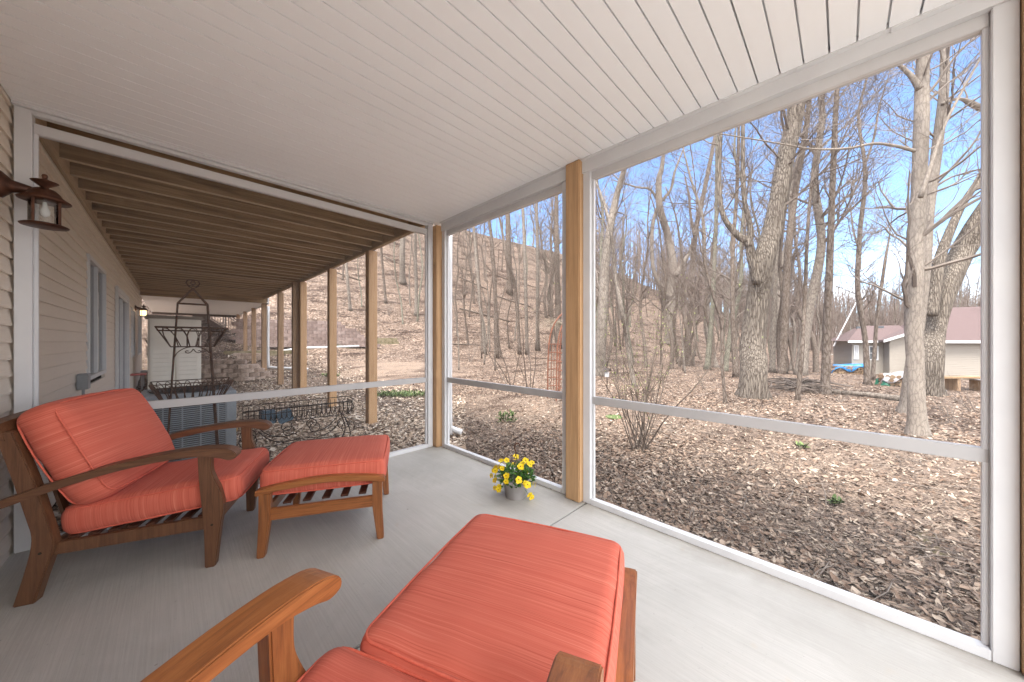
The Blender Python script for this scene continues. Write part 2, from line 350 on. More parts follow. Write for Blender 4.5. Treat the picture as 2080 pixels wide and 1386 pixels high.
def catmull(pts,k=5):
    out=[]; n=len(pts); pts=[np.array(p,float) for p in pts]
    for i in range(n-1):
        a=pts[max(i-1,0)];b=pts[i];c=pts[i+1];d=pts[min(i+2,n-1)]
        for j in range(k):
            t=j/k; out.append(.5*((2*b)+(c-a)*t+(2*a-5*b+4*c-d)*t*t+(3*b-a-3*c+d)*t**3))
    out.append(pts[-1]); return [tuple(p) for p in out]
# ================================================================== GROUND
def litter(x,y):
    v=.62 if x>2.6 else .95
    # dark mulch strip along the porch and mound
    v-=.20*sm(5.0,3.0,math.hypot((x-3.2)*1.0,(y-1.0)*.55)) if x>2.4 else 0
    v-=.75*math.exp(-(((x-6.8)/2.6)**2+((y-12.6)/2.0)**2))
    v-=.10*math.exp(-(((x-6.5)/2.0)**2+((y+.2)/1.6)**2))
    v-=.12*math.exp(-(((x-5.0)/1.5)**2+((y-5.5)/1.6)**2))
    v+=.3*sm(16,24,.1*x+.99*y)
    v+=.2*sm(7,11,x)
    v+=.3*math.exp(-(((x-3.9)/.9)**2+((y-1.9)/.9)**2))
    return min(1,max(0,v))
def axis_pts(lo,hi,c0,c1,fine,grow):
    a=list(np.arange(c0,c1,fine)); st=fine; x=c1
    while x<hi: a.append(x); st*=grow; x+=st
    a.append(hi); st=fine; x=c0-fine; b=[]
    while x>lo: b.append(x); st*=grow; x-=st
    b.append(lo); return sorted(b+a)
xs=axis_pts(-60,700,-2,14,.25,1.045); ys=axis_pts(-500,500,-4,24,.25,1.05)
gv=[(x,y,gz(x,y)-(.12 if (-.9<x<2.47 and -6<y<3.73) or (-7<x<3.6 and -8.1<y<-.9) else 0.0)) for y in ys for x in xs]
nx=len(xs); gf=[(j*nx+i,j*nx+i+1,(j+1)*nx+i+1,(j+1)*nx+i) for j in range(len(ys)-1) for i in range(nx-1)]
me=bpy.data.meshes.new('ground'); me.from_pydata(gv,[],gf); me.materials.append(M['ground'])
a=me.attributes.new('litter','FLOAT','POINT'); a.data.foreach_set('value',[litter(v[0],v[1]) for v in gv])
def mossf(x,y): return min(1,1.3*math.exp(-(((x-3.3)/.7)**2+((y+.7)/.9)**2))+.9*math.exp(-(((x-4.0)/.9)**2+((y-4.9)/.8)**2))+.7*math.exp(-(((x-6.6)/1.2)**2+((y-.9)/1.0)**2)))
a=me.attributes.new('moss','FLOAT','POINT'); a.data.foreach_set('value',[mossf(v[0],v[1]) for v in gv])
me.polygons.foreach_set('use_smooth',[True]*len(gf)); g=bpy.data.objects.new('ground',me); col.objects.link(g); tag(g,kind='structure')
# litter: vectorised small folded leaves
def scatter_leaves(name,n,dens,mat,lmin,lmax,wr,seed,dmin,dmax,lift,tilt,label,cat,angs=(-78,70),curl=.35):
    rg=np.random.RandomState(seed); pos=[]
    while len(pos)<n:
        a=rg.uniform(angs[0],angs[1]); t=rg.uniform(0,1); d=dmin*(dmax/dmin)**t
        th=AA+R(a); x=d*math.sin(th); y=d*math.cos(th)
        if x<2.5 and y<3.76: continue
        if x<-.68 and y<16.5: continue
        if rg.uniform()>dens(x,y): continue
        pos.append((x,y,gz(x,y),d))
    pos=np.array(pos); n=len(pos)
    L_=lmin*.6+(lmax-lmin*.6)*rg.uniform(0,1,n)**2.0; W=L_*rg.uniform(wr*.7,wr*1.2,n)
    az=rg.uniform(0,2*PI,n); tx=np.clip(rg.normal(0,tilt,n),-.6,.6); ty=np.clip(rg.normal(0,tilt,n),-.6,.6); cu=rg.uniform(-curl,curl,n)
    base=np.array([(-.5,0,0),(-.15,-.5,1),(-.1,0,0),(-.15,.5,1),(.3,-.42,1),(.25,0,0),(.3,.42,1),(.55,0,.3)])
    V=np.zeros((n,8,3)); V[:,:,0]=base[None,:,0]*L_[:,None]; V[:,:,1]=base[None,:,1]*W[:,None]; V[:,:,2]=base[None,:,2]*(L_*cu)[:,None]*.6
    jit=rg.uniform(-.08,.08,(n,8,2))*L_[:,None,None]; V[:,:,:2]+=jit
    z=V[:,:,2]+V[:,:,0]*np.tan(tx)[:,None]+V[:,:,1]*np.tan(ty)[:,None]; c=np.cos(az)[:,None]; s_=np.sin(az)[:,None]
    x=V[:,:,0]*c-V[:,:,1]*s_; y=V[:,:,0]*s_+V[:,:,1]*c
    zz=z-z.min(axis=1)[:,None]*.55
    V=np.stack([x+pos[:,0:1],y+pos[:,1:2],zz+pos[:,2:3]+rg.uniform(0,lift,n)[:,None]],2).reshape(-1,3)
    q=np.array([(0,1,2,-1),(0,2,3,-1),(1,4,5,2),(2,5,6,3),(4,7,5,-1),(5,7,6,-1)])
    me=bpy.data.meshes.new(name); me.vertices.add(n*8); me.vertices.foreach_set('co',V.ravel())
    loops=[];starts=[];tot=[];off=0
    pat=[i for f in q for i in f if i>=0]; lens=[3,3,4,4,3,3]; pl=len(pat)
    lo=(np.array(pat)[None,:]+np.arange(n)[:,None]*8).ravel()
    st=(np.cumsum([0]+lens[:-1])[None,:]+np.arange(n)[:,None]*pl).ravel()
    me.loops.add(len(lo)); me.loops.foreach_set('vertex_index',lo.astype(np.int32)); me.polygons.add(n*6)
    me.polygons.foreach_set('loop_start',st.astype(np.int32)); me.polygons.foreach_set('loop_total',np.tile(lens,n).astype(np.int32))
    me.update(calc_edges=True); me.validate(); me.materials.append(mat); o=bpy.data.objects.new(name,me); col.objects.link(o)
    return tag(o,label,cat,kind='stuff')
def dl(x,y):
    l=litter(x,y); n=.5+.5*math.sin(x*2.1+2*math.sin(y*1.7))*math.sin(y*2.4+1.5*math.sin(x*1.3))
    return min(1,max(.03,(l*1.5-.35)*(.35+.9*n)))
scatter_leaves('fallen_leaves',170000,dl,M['leaf'],.024,.068,.6,3,2.4,30,.015,.28,'dry tan and brown fallen leaves covering the yard and hillside','leaves')
scatter_leaves('mulch_chips',95000,lambda x,y:max(.08,1.25-litter(x,y)*1.25),M['chip'],.014,.05,.3,4,2.4,11,.026,.3,'dark shredded mulch and soil beside the porch slab','mulch',curl=.2)
M['paleleaf']=m_island('pale_dry_leaf',[(0,(.28,.20,.145)),(.3,(.46,.35,.255)),(.6,(.60,.48,.37)),(.85,(.71,.60,.48)),(1,(.80,.72,.62))])
scatter_leaves('pale_leaves',62000,lambda x,y:(1 if x<3.0 else .45 if x<5 else .0)*(.45+.55*math.sin(x*3+y*1.7)**2),M['paleleaf'],.03,.08,.6,9,3.9,24,.02,.25,'pale dry leaves and wood chips covering the ground under the deck','leaves',angs=(-80,-8))
scatter_leaves('oak_leaves',2600,lambda x,y:.15+.85*(math.sin(x*1.9+math.sin(y*2.3)*2)*math.cos(y*1.6+x)>.15),M['leaf'],.045,.075,.6,19,2.8,14,.01,.22,'larger curled oak leaves lying loose on the litter','leaves',curl=.3)
# sticks in litter
mb=MB()
for _ in range(700):
    a=R(rnd.uniform(-60,62)); d=2.6*(14/2.6)**rnd.random(); x=d*math.sin(AA+a); y=d*math.cos(AA+a)
    if x<2.6 and y<3.8 or x<-.6: continue
    l=rnd.uniform(.08,.5); t=rnd.uniform(0,PI); p0=Vector((x,y,gz(x,y)+.012)); q=Vector((x+l*math.cos(t),y+l*math.sin(t),gz(x+l*math.cos(t),y+l*math.sin(t))+rnd.uniform(.01,.05)))
    m_=(p0+q)/2+Vector((rnd.uniform(-.03,.03),rnd.uniform(-.03,.03),.012)); mb.tube([p0,m_,q],[.0035,.003,.0018],4)
tag(mb.build('fallen_twigs',M['twig2']),'thin dry twigs and stems lying on the mulch','twigs',kind='stuff')
# ================================================================== PATIO SLAB
mb=MB(); mb.box((-.9,-.9,-.15),(2.46,1.462,0)); mb.box((-7,-8,-.15),(3.6,-.912,-.001)); mb.box((-.9,1.474,-.15),(2.46,3.74,0)); o=mb.build('patio_and_bounce_apron',M['conc'],loc=(0,0,0),bevel=.004); tag(o,kind='structure')  # wide rear box: unseen apron added to bounce sunlight onto the ceiling
mb=MB(); mb.box((-.9,1.40,-.2),(2.44,1.53,-.02)); o=mb.build('patio_joint',M['dark'],loc=(0,0,0)); tag(o,kind='structure')
mb=MB(); mb.box((.35,9.6,-.12),(2.2,12.4,-.066)); o=mb.build('path',M['conc'],loc=(0,0,0)); tag(o,kind='structure')
# ================================================================== HOUSE
XW=-.70
house=empty('house',(XW-3,7,0),0,'tan vinyl sided house wall running along the left of the porch','house')
mb=MB(); ex=.103
WIN=[(6.2,7.62,.84,2.31),(8.95,10.95,-1,2.16),(12.1,13.0,.9,2.1),(14.3,15.6,.9,2.2)]
k=0; z=-.05
while z<5.0:
    z1=z+ex; segs=[(-.8,16.2)]
    for (a,b,c,d) in WIN:
        if z1>c and z<d:
            ns=[]
            for s0,s1 in segs:
                if s0<a<s1: ns+=[(s0,a),(b,s1)]
                else: ns.append((s0,s1))
            segs=ns
    for s0,s1 in segs:
        mb.prism([(XW-.02,z),(XW+.013,z),(XW+.0145,z+.012),(XW+.001,z1),(XW-.02,z1)],s0,s1,'y')
    z=z1
mb.build('siding_wall',M['siding'],house,world=True,fixn=True)
mb=MB(); mb.box((XW-6,-.8,-.2),(XW-.03,-.7,5)); mb.box((XW-6,16.1,-.2),(XW-.03,16.2,5)); mb.box((XW-6.1,-.8,-.2),(XW-6,16.2,5)); mb.build('far_wall',M['siding'],house,world=True)
mb=MB(); mb.box((XW-6.3,-.9,5.1),(XW+.2,16.5,5.25)); mb.build('roof',M['shingle'],house,world=True)
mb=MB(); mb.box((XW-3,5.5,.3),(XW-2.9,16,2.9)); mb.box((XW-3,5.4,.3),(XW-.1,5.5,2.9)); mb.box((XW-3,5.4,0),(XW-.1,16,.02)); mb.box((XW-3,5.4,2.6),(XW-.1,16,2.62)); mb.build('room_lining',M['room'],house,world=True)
def window(a,b,c,d,name,slider=True):
    mb=MB(); t=.05; X0=XW-.03; X1=XW+.028
    mb.box((X0,a,c),(X1,a+t,d)); mb.box((X0,b-t,c),(X1,b,d)); mb.box((X0,a+t,c),(X1,b-t,c+t)); mb.box((X0,a+t,d-t),(X1,b-t,d))
    m=(a+b)/2; mb.box((X0,m-.03,c+t),(X1-.008,m+.03,d-t))
    o=mb.build(name,M['white'],house,world=True,bevel=.003)
    g=MB(); g.box((X0+.015,a+t,c+t),(X0+.02,m-.03,d-t)); g.box((X0+.02,m+.03,c+t),(X0+.025,b-t,d-t)); g.build('pane',M['winglass'],o,world=True)
    g=MB(); g.box((X0-.12,m+.05,c+t),(X0-.10,b-.02,d-t)); g.build('blind',M['curtain'],o,world=True)
window(*WIN[0],'window'); window(8.95,10.95,0.02,2.16,'sliding_door'); window(*WIN[2],'window'); window(*WIN[3],'window')
mb=MB(); mb.box((XW+.014,8.85,0),(XW+.045,8.95,2.25)); mb.box((XW+.014,10.95,0),(XW+.045,11.06,2.25)); mb.box((XW+.0145,8.95,2.16),(XW+.044,10.95,2.25)); mb.build('door_trim',M['white'],house,world=True,bevel=.003)
mb=MB(); mb.box((XW+.014,5.55,.80),(XW+.09,5.70,.96)); mb.tube([(XW+.05,5.62,.80),(XW+.05,5.62,.1)],.012,8)
mb.box((XW+.014,5.78,.83),(XW+.06,5.86,.92)); mb.build('outlet_box',M['box'],house,world=True,bevel=.006)
# ================================================================== DECK (joists, beam, posts)
deck=empty('wooden_deck',(.8,11,0),0,'brown wooden deck above, seen from below on tan posts','deck')
y=3.86; JB=2.83
while y<14.5:
    mb=MB(); w=.021; dz=rnd.uniform(-.004,.004)
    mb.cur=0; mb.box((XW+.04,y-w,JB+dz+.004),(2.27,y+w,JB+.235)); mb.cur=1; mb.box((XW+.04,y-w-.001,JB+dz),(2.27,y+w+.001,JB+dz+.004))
    if abs(y-11.06)<.01: pass
    mb.build('joist',[M['lumber'],M['joist_lit_edge']],deck,world=True); y+=.40
mb=MB(); mb.box((XW+.03,10.30,JB-.02),(2.27,10.34,JB+.2)); mb.build('trim_board',M['lumber_y'],deck,world=True)
mb=MB(); mb.box((XW+.0145,3.75,2.77),(XW+.04,14.6,JB+.235)); mb.build('ledger',M['lumber_y'],deck,world=True)
mb=MB(); mb.box((2.27,3.78,2.785),(2.31,14.7,3.10)); mb.box((2.31,3.78,2.80),(2.35,14.7,3.10)); mb.build('beam',M['lumber_y'],deck,world=True)
mb=MB(); x=XW+.02
while x<2.5:
    mb.box((x,-1.2,3.105+rnd.uniform(0,.003)),(x+.127,23.2,3.135)); x+=.140
mb.build('decking',M['lumber_y'],deck,world=True)
mb=MB(); mb.box((XW+.04,14.6,2.64),(2.36,14.64,3.09)); mb.build('rim_board',M['lumber'],deck,world=True)
mb=MB(); yy=14.64
while yy<23: mb.box((XW+.02,yy,2.66+.004*(int(yy*10)%2)),(2.4,yy+.098,2.69)); yy+=.1
mb.build('soffit',M['ceil'],deck,world=True)
mb=MB(); mb.box((2.4,14.65,2.62),(2.44,23,3.1)); mb.build('fascia',M['white'],deck,world=True)
mb=MB(); mb.box((XW+.02,23.0,2.55),(2.44,23.06,3.1)); mb.build('far_rim_board',M['brownpaint'],deck,world=True)
for (X,Y,zt,mat) in((2.25,5.50,2.785,'post'),(2.25,7.45,2.785,'post'),(2.25,9.65,2.785,'post'),(2.12,9.80,2.785,'lumber_z'),(2.25,12.15,2.785,'lumber_z'),(2.27,14.9,2.66,'lumber_z'),(2.30,17.3,2.66,'lumber_z'),(2.30,19.6,2.66,'lumber_z'),(2.30,21.9,2.66,'lumber_z')):
    mb=MB(); zb=gz(X,Y)-.15; mb.box((X,Y,zb),(X+.14,Y+.14,zt)); mb.build('post',M[mat],deck,world=True,bevel=.006)
mb=MB(); mb.tube(catmull([(2.52,15.3,2.6),(2.52,15.3,.5),(2.6,15.2,.32),(3.0,14.9,.28),(3.6,14.4,.24)],4),.045,8); tag(mb.build('downspout',M['white'],smooth=True),'white downspout beside the deck posts turning onto the leaves','downspout')
mb=MB(); mb.tube(catmull([(2.78,4.0,3.0),(2.78,4.0,.22),(2.80,3.98,.06),(2.92,3.90,-.01)],4),.042,8); tag(mb.build('downspout',M['white'],smooth=True),'white downspout at the porch corner behind the left screen','downspout')
mb=MB(); mb.tube([(2.6,19.4,.62),(4.5,19.2,.95),(7.2,18.9,1.02)],.05,8); tag(mb.build('drain_pipe',M['white'],smooth=True),'long white drain pipe lying below the pink block wall','pipe')
# ================================================================== SCREENED PORCH
porch=empty('screened_porch',(2.38,1.57,0),0,'white soffit ceiling and white framed screens on tan posts','porch')
XS=2.335; YF=3.60; CZ=2.76
mb=MB(); prof=[]; y=-1.2025; i=0
while y<YF+.0:
    gd=.024 if i%3 else .034
    prof+= [(y,CZ),(y+.0885,CZ),(y+.0888,CZ+gd),(y+.0962,CZ+gd),(y+.0965,CZ-.0)]; y+=.0965; i+=1
prof.append((YF+.03,CZ)); prof.append((YF+.03,CZ+.045)); prof.append((-1.2025,CZ+.045))
n=len(prof); lx,rx=XW+.016,XS+.02
# cross-fall measured from the photo: ceiling drops slightly at both ends
def cz(y,z): return z-.035*abs(y-1.5)/2.0*(1 if y<1.5 else .1)
vs=[(lx,p[0],cz(*p)) for p in prof]+[(rx,p[0],cz(*p)) for p in prof]
mb._a(vs,[(i,(i+1)%n,n+(i+1)%n,n+i) for i in range(n)]); o=mb.build('ceiling',M['ceil'],porch,world=True)
# posts
for Y in(-.635,1.50,3.525):
    xo=2.262 if Y>3 else 2.287; mb=MB(); mb.box((xo,Y,0),(xo+.137,Y+.137,cz(Y,CZ)+.0 if Y<3 else 2.72)); mb.build('post',M['post'],porch,world=True,bevel=.008)
def panel(name,axis,fixed,a,b,zt,label):
    # axis 'y': panel lies along y at x=fixed ; axis 'x': along x at y=fixed
    def bx(mb,u0,u1,z0,z1,d0,d1):
        if axis=='y': mb.box((fixed+d0,u0,z0),(fixed+d1,u1,z1))
        else: mb.box((u0,fixed+d0,z0),(u1,fixed+d1,z1))
    w=.065; m_=(a+b)/2
    root=empty(name,(fixed,m_,0) if axis=='y' else (m_,fixed,0),0,label,'screen panel')
    for (q0,q1,i0,i1) in((a,a+w,a+w,a+w+.018),(b-w,b,b-w-.018,b-w)):
        mb=MB(); bx(mb,q0,q1,0,zt+(.125 if axis=='x' else .05),.0,.075); bx(mb,i0,i1,.023,zt,.03,.055); mb.build('jamb',M['white'],root,world=True,bevel=.003)
    s=MB(); bx(s,a+w+.001,b-w-.001,0,.042,.0,.05); bx(s,a+w+.001,b-w-.001,.0,.022,.05,.08)
    q=a+.2
    while q<b-.15: bx(s,q,q+.012,.042,.047,.018,.03); q+=.55
    s.build('sill',M['white'],root,world=True,bevel=.002)
    m=MB(); bx(m,a+w+.001,b-w-.001,.795,.855,.028,.068); m.build('mid_rail',M['rail'],root,world=True,bevel=.003)
    t=MB(); bx(t,a+w+.001,b-w-.001,zt-.065,zt,.024,.07); t.build('top_rail',M['rail2'],root,world=True,bevel=.003)
    c=MB(); bx(c,a+w,b-w,.04,zt-.05,.047,.0475); c.build('insect_screen',M['screen'],root,world=True)
    return root
panel('screen_panel','y',XS,-.495,1.498,2.66,'wide white framed insect screen right of the middle tan post')
panel('screen_panel','y',XS,1.64,3.523,2.66,'white framed insect screen between the corner post and the middle tan post')
panel('screen_panel','x',YF,XW+.02,2.259,2.672,'white framed insect screen between the siding wall and the corner post')
# headers / trim
for (a,b) in((-1.15,1.498),(1.638,3.52)):
    n=8; mb=MB()
    for i in range(n):
        y0=a+(b-a)*i/n; y1=a+(b-a)*(i+1)/n; mz=cz((y0+y1)/2,CZ)
        mb.prism([(XS-.012,2.652),(XS-.012,mz-.012),(XS-.035,mz-.006),(XS-.035,mz+.02),(XS+.06,mz+.02),(XS+.06,mz-.01),(XS+.0235,mz-.01),(XS+.0235,2.652)],y0,y1,'y')
    mb.build('ceiling_trim',M['white'],porch,world=True,fixn=True)
mb=MB(); mb.box((XW+.0855,YF+.001,2.715),(2.1935,YF+.05,2.80)); mb.box((XW+.016,YF-.03,2.738),(2.26,YF-.001,2.775)); mb.build('header',M['white'],porch,world=True,bevel=.003)
# ================================================================== WALL LANTERNS
def lantern(loc,lit,label):
    t=empty('wall_lantern',loc,0,label,'wall light')
    b=MB(); prof=[(0,.0),(.062,.0),(.062,.012),(.045,.03),(.03,.045),(.018,.10),(.012,.125)]
    vs=[]; n=20
    for r,xx in prof:
        for j in range(n):
            a=2*PI*j/n; vs.append((xx,r*math.cos(a),r*math.sin(a)*1.2+.06))
    fs=[(i*n+j,i*n+(j+1)%n,(i+1)*n+(j+1)%n,(i+1)*n+j) for i in range(len(prof)-1) for j in range(n)]
    b._a(vs,fs); b.tube([(.04,0,.06),(.08,0,.045),(.11,0,.03)],.013,8); b.build('bracket',M['bronze'],t,smooth=True)
    cx=.155
    r=MB(); r.lathe([(.098,0),(.10,.006),(.066,.032),(.058,.05),(.040,.070),(.014,.078),(.016,.084),(.050,.112),(.053,.116),(.02,.128),(.010,.134),(.010,.142),(.012,.150),(.009,.160),(0.001,.163)],(cx,0,.005),28); r.build('roof',M['bronze'],t,smooth=True)
    f=MB(); f.lathe([(.03,-.012),(.088,-.010),(.092,-.004),(.078,.004),(.06,.006)],(cx,0,-.135),28); f.build('base',M['bronze'],t,smooth=True)
    for k in range(4):
        a=PI/4+k*PI/2+.3; q=MB(); q.box((cx+.066*math.cos(a)-.005,.066*math.sin(a)-.005,-.132),(cx+.066*math.cos(a)+.005,.066*math.sin(a)+.005,.01)); q.build('strut',M['bronze'],t)
    g=MB(); n=24; vs=[(cx+.06*math.cos(2*PI*j/n),.06*math.sin(2*PI*j/n),zz) for zz in(-.13,.005) for j in range(n)]; g._a(vs,[(j,(j+1)%n,n+(j+1)%n,n+j) for j in range(n)]); g.build('glass',M['frost'] if lit else M['glass'],t,smooth=True)
    u=MB(); u.lathe([(.008,.0),(.012,-.03),(.022,-.055),(.018,-.08),(.002,-.09)],(cx,0,.0),12); u.build('bulb',M['bulb'] if lit else M['deadbulb'],t,smooth=True)
lantern((XW+.012,3.38,2.125),False,'unlit bronze wall lantern on the siding just inside the screen')
lantern((XW+.012,13.15,2.10),True,'lit bronze wall lantern glowing amber far along the siding wall')
# ================================================================== FURNITURE
def cushion(lx,ly,lz,r,puff,seed,mat,parent,name,wr=.004,n=26,cx=0,cy=0,cz_=0,rot=None,label=None,stripes=None,sag=0):
    rg=random.Random(seed); bm=bmesh.new()
    hx,hy,hz=lx/2,ly/2,lz/2; V={}
    ph=[rg.uniform(0,6) for _ in range(8)]
    def prm(t): return math.copysign(1-(1-abs(t))**1.25,t)
    def add(i,j,k):
        key=(i,j,k)
        if key in V: return V[key]
        p=[prm(2*i/n-1)*hx,prm(2*j/n-1)*hy,prm(2*k/8-1)*hz]; H_=(hx,hy,hz)
        q=[max(-(h-r),min(h-r,c)) for c,h in zip(p,H_)]; d=Vector([a-b for a,b in zip(p,q)])
        if d.length>1e-9: d=d.normalized()*r
        v=Vector(q)+d
        fx=max(0,1-(v.x/hx)**2); fy=max(0,1-(v.y/hy)**2); fz=max(0,1-(v.z/hz)**2)
        s=1 if v.z>=0 else -1
        v.z+=s*puff*(fx**.6)*(fy**.6)-(sag*fx*fy)
        v.x+=math.copysign(puff*.45*fz*fy**.5,v.x)*(abs(v.x)/hx)**6; v.y+=math.copysign(puff*.45*fz*fx**.5,v.y)*(abs(v.y)/hy)**6
        e=max(abs(v.x)/hx,abs(v.y)/hy)
        w=wr*(math.sin(v.x*31+ph[0]+2*math.sin(v.y*9+ph[1]))*.6+math.sin(v.y*37+ph[2]+2*math.sin(v.x*8+ph[3]))*.5)*(.25+.75*sm(.5,1,e))
        v.z+=w*s
        V[key]=bm.verts.new(v); return V[key]
    for i in range(n):
        for j in range(n):
            bm.faces.new([add(i,j,0),add(i,j+1,0),add(i+1,j+1,0),add(i+1,j,0)])
            bm.faces.new([add(i,j,8),add(i+1,j,8),add(i+1,j+1,8),add(i,j+1,8)])
    for i in range(n):
        for k in range(8):
            bm.faces.new([add(i,0,k),add(i+1,0,k),add(i+1,0,k+1),add(i,0,k+1)]); bm.faces.new([add(i,n,k),add(i,n,k+1),add(i+1,n,k+1),add(i+1,n,k)])
            bm.faces.new([add(0,i,k),add(0,i,k+1),add(0,i+1,k+1),add(0,i+1,k)]); bm.faces.new([add(n,i,k),add(n,i+1,k),add(n,i+1,k+1),add(n,i,k+1)])
    for f in bm.faces: f.smooth=True
    me=bpy.data.meshes.new(name); bm.to_mesh(me); bm.free(); me.materials.append(mat)
    o=bpy.data.objects.new(name,me); col.objects.link(o); o.parent=parent; o.location=(cx,cy,cz_)
    if rot: o.rotation_euler=rot
    ss=MB(); ss_=[]
    for sgn in(1,-1):
        zz=sgn*(hz-r*.30); ox=hx-r*.30; oy=hy-r*.30; rc=r*.9; pts=[]
        for (qx,qy,a0) in((1,1,0),(-1,1,90),(-1,-1,180),(1,-1,270)):
            for t in range(5):
                a=R(a0+t*22.5); pts.append(((ox-rc)*qx+rc*math.cos(a)*1.02,(oy-rc)*qy+rc*math.sin(a)*1.02,0))
        full=[]
        for a,b in zip(pts,pts[1:]+pts[:1]):
            dd=math.hypot(a[0]-b[0],a[1]-b[1]); m_=max(1,int(dd/.05))
            for t in range(m_):
                x=a[0]+(b[0]-a[0])*t/m_; y=a[1]+(b[1]-a[1])*t/m_
                fx=max(0,1-(x/hx)**2); fy=max(0,1-(y/hy)**2)
                full.append((x*(1+.03*puff/.02*fy*(abs(x)/hx)**6),y*(1+.03*puff/.02*fx*(abs(y)/hy)**6),zz+sgn*(puff*(fx**.6)*(fy**.6)+.0005)-sag*fx*fy))
        ss.tube(full,.0042,6,closed=True)
    ss.build('piping',M['pipe'],o,smooth=True)
    return o
def bez(poly,k=4): return [(p[0],p[1]) for p in catmull([(a,b,0) for a,b in poly],k)]
def chair(loc,rz,label,armmat,legmat,seed):
    t=empty('lounge_chair',loc,rz,label,'chair','coral cushioned teak lounge chairs')
    for s in(-1,1):
        y0,y1=(s*.345-.025,s*.345+.025)
        front=bez([(.352,0),(.372,.2),(.388,.33),(.380,.42),(.350,.50),(.333,.56),(.333,.648)]); back=bez([(.272,.648),(.278,.5),(.29,.35),(.30,.2),(.305,0)])
        mb=MB(); mb.prism(front+back,y0,y1); o=mb.build('leg',M[legmat],t,bevel=.005,fixn=True)
        pg=MB(); pg.tube([(.338,s*.3705,.245),(.338,s*.3735,.245)],.006,10); pg.build('peg',M['dark'],o)
        # rear leg with raked back post
        poly=[(-.43,0),(-.355,0)]+bez([(-.325,.12),(-.292,.245),(-.290,.30),(-.315,.42),(-.36,.62),(-.43,.86)])+[(-.49,.86)]+bez([(-.43,.62),(-.385,.42),(-.368,.33),(-.375,.24),(-.40,.12)])
        mb=MB(); mb.prism(poly,y0,y1); o=mb.build('leg',M[legmat],t,bevel=.005,fixn=True)
        pg=MB(); pg.tube([(-.335,s*.3705,.245),(-.335,s*.3735,.245)],.006,10); pg.build('peg',M['dark'],o)
        top=bez([(-.53,.508),(-.42,.548),(-.25,.605),(-.05,.655),(.15,.683),(.30,.690),(.40,.680),(.445,.660)]); bot=bez([(.458,.640),(.452,.620),(.42,.612),(.37,.630),(.27,.648),(.10,.640),(-.10,.605),(-.30,.548),(-.45,.497),(-.54,.470)])
        ya,yb=(s*.305,s*.395) if s>0 else (-.395,-.305)
        mb=MB(); mb.prism(top+bot,ya,yb); o=mb.build('armrest',M[armmat],t,bevel=.008,fixn=True)
        pg=MB(); pg.tube([(-.46,s*.394,.508),(-.46,s*.3965,.508)],.006,10); pg.build('peg',M['dark'],o); 
        mb=MB(); mb.prism([(-.30,.215),(.30,.215),(.30,.285),(-.30,.275)],s*.335-.014,s*.335+.014); mb.build('side_rail',M[legmat],t,bevel=.003,fixn=True)
    mb=MB(); mb.box((.318,-.319,.22),(.345,.319,.30)); mb.build('front_rail',M['teak_y'],t,bevel=.004)
    mb=MB(); mb.box((-.345,-.319,.20),(-.32,.319,.265)); mb.build('rear_rail',M['teak_y'],t,bevel=.004)
    for i in range(8):
        x=-.27+i*.075; mb=MB(); mb.box((x,-.319,.272+.0006*i),(x+.042,.319,.286+.0006*i)); mb.build('slat',M['slat'],t,bevel=.002)
    # crest and back slats
    mb=MB(); ys=[-.372+.0744*i for i in range(11)]
    for a,b in zip(ys,ys[1:]):
        za=.87+.03*(1-(a/.37)**2); zb=.87+.03*(1-(b/.37)**2)
        vs=[]
        for yy,zz in((a,za),(b,zb)): vs+=[(-.50,yy,zz-.045),(-.45,yy,zz-.055),(-.47,yy,zz+.03),(-.52,yy,zz+.035)]
        mb._a(vs,[(0,1,5,4),(1,2,6,5),(2,3,7,6),(3,0,4,7)]+([(3,2,1,0)] if a==ys[0] else [])+([(4,5,6,7)] if b==ys[-1] else []))
    mb.build('crest_rail',M['teak_brown'],t,fixn=True)
    for i in range(6):
        yy=-.27+i*.108; mb=MB(); mb._a([(-.345,yy-.02,.30),(-.345,yy+.02,.30),(-.475,yy+.02,.84),(-.475,yy-.02,.84),(-.36,yy-.02,.30),(-.36,yy+.02,.30),(-.49,yy+.02,.84),(-.49,yy-.02,.84)],[(0,1,2,3),(7,6,5,4),(0,3,7,4),(1,5,6,2),(0,4,5,1),(3,2,6,7)]); mb.build('back_slat',M['teak_brown_z'],t,fixn=True)
    cushion(.77,.655,.155,.055,.014,seed,M['fab_x'],t,'seat_cushion',cx=.075,cz_=.385,rot=(0,R(-4.5),0),wr=.0035)
    return t
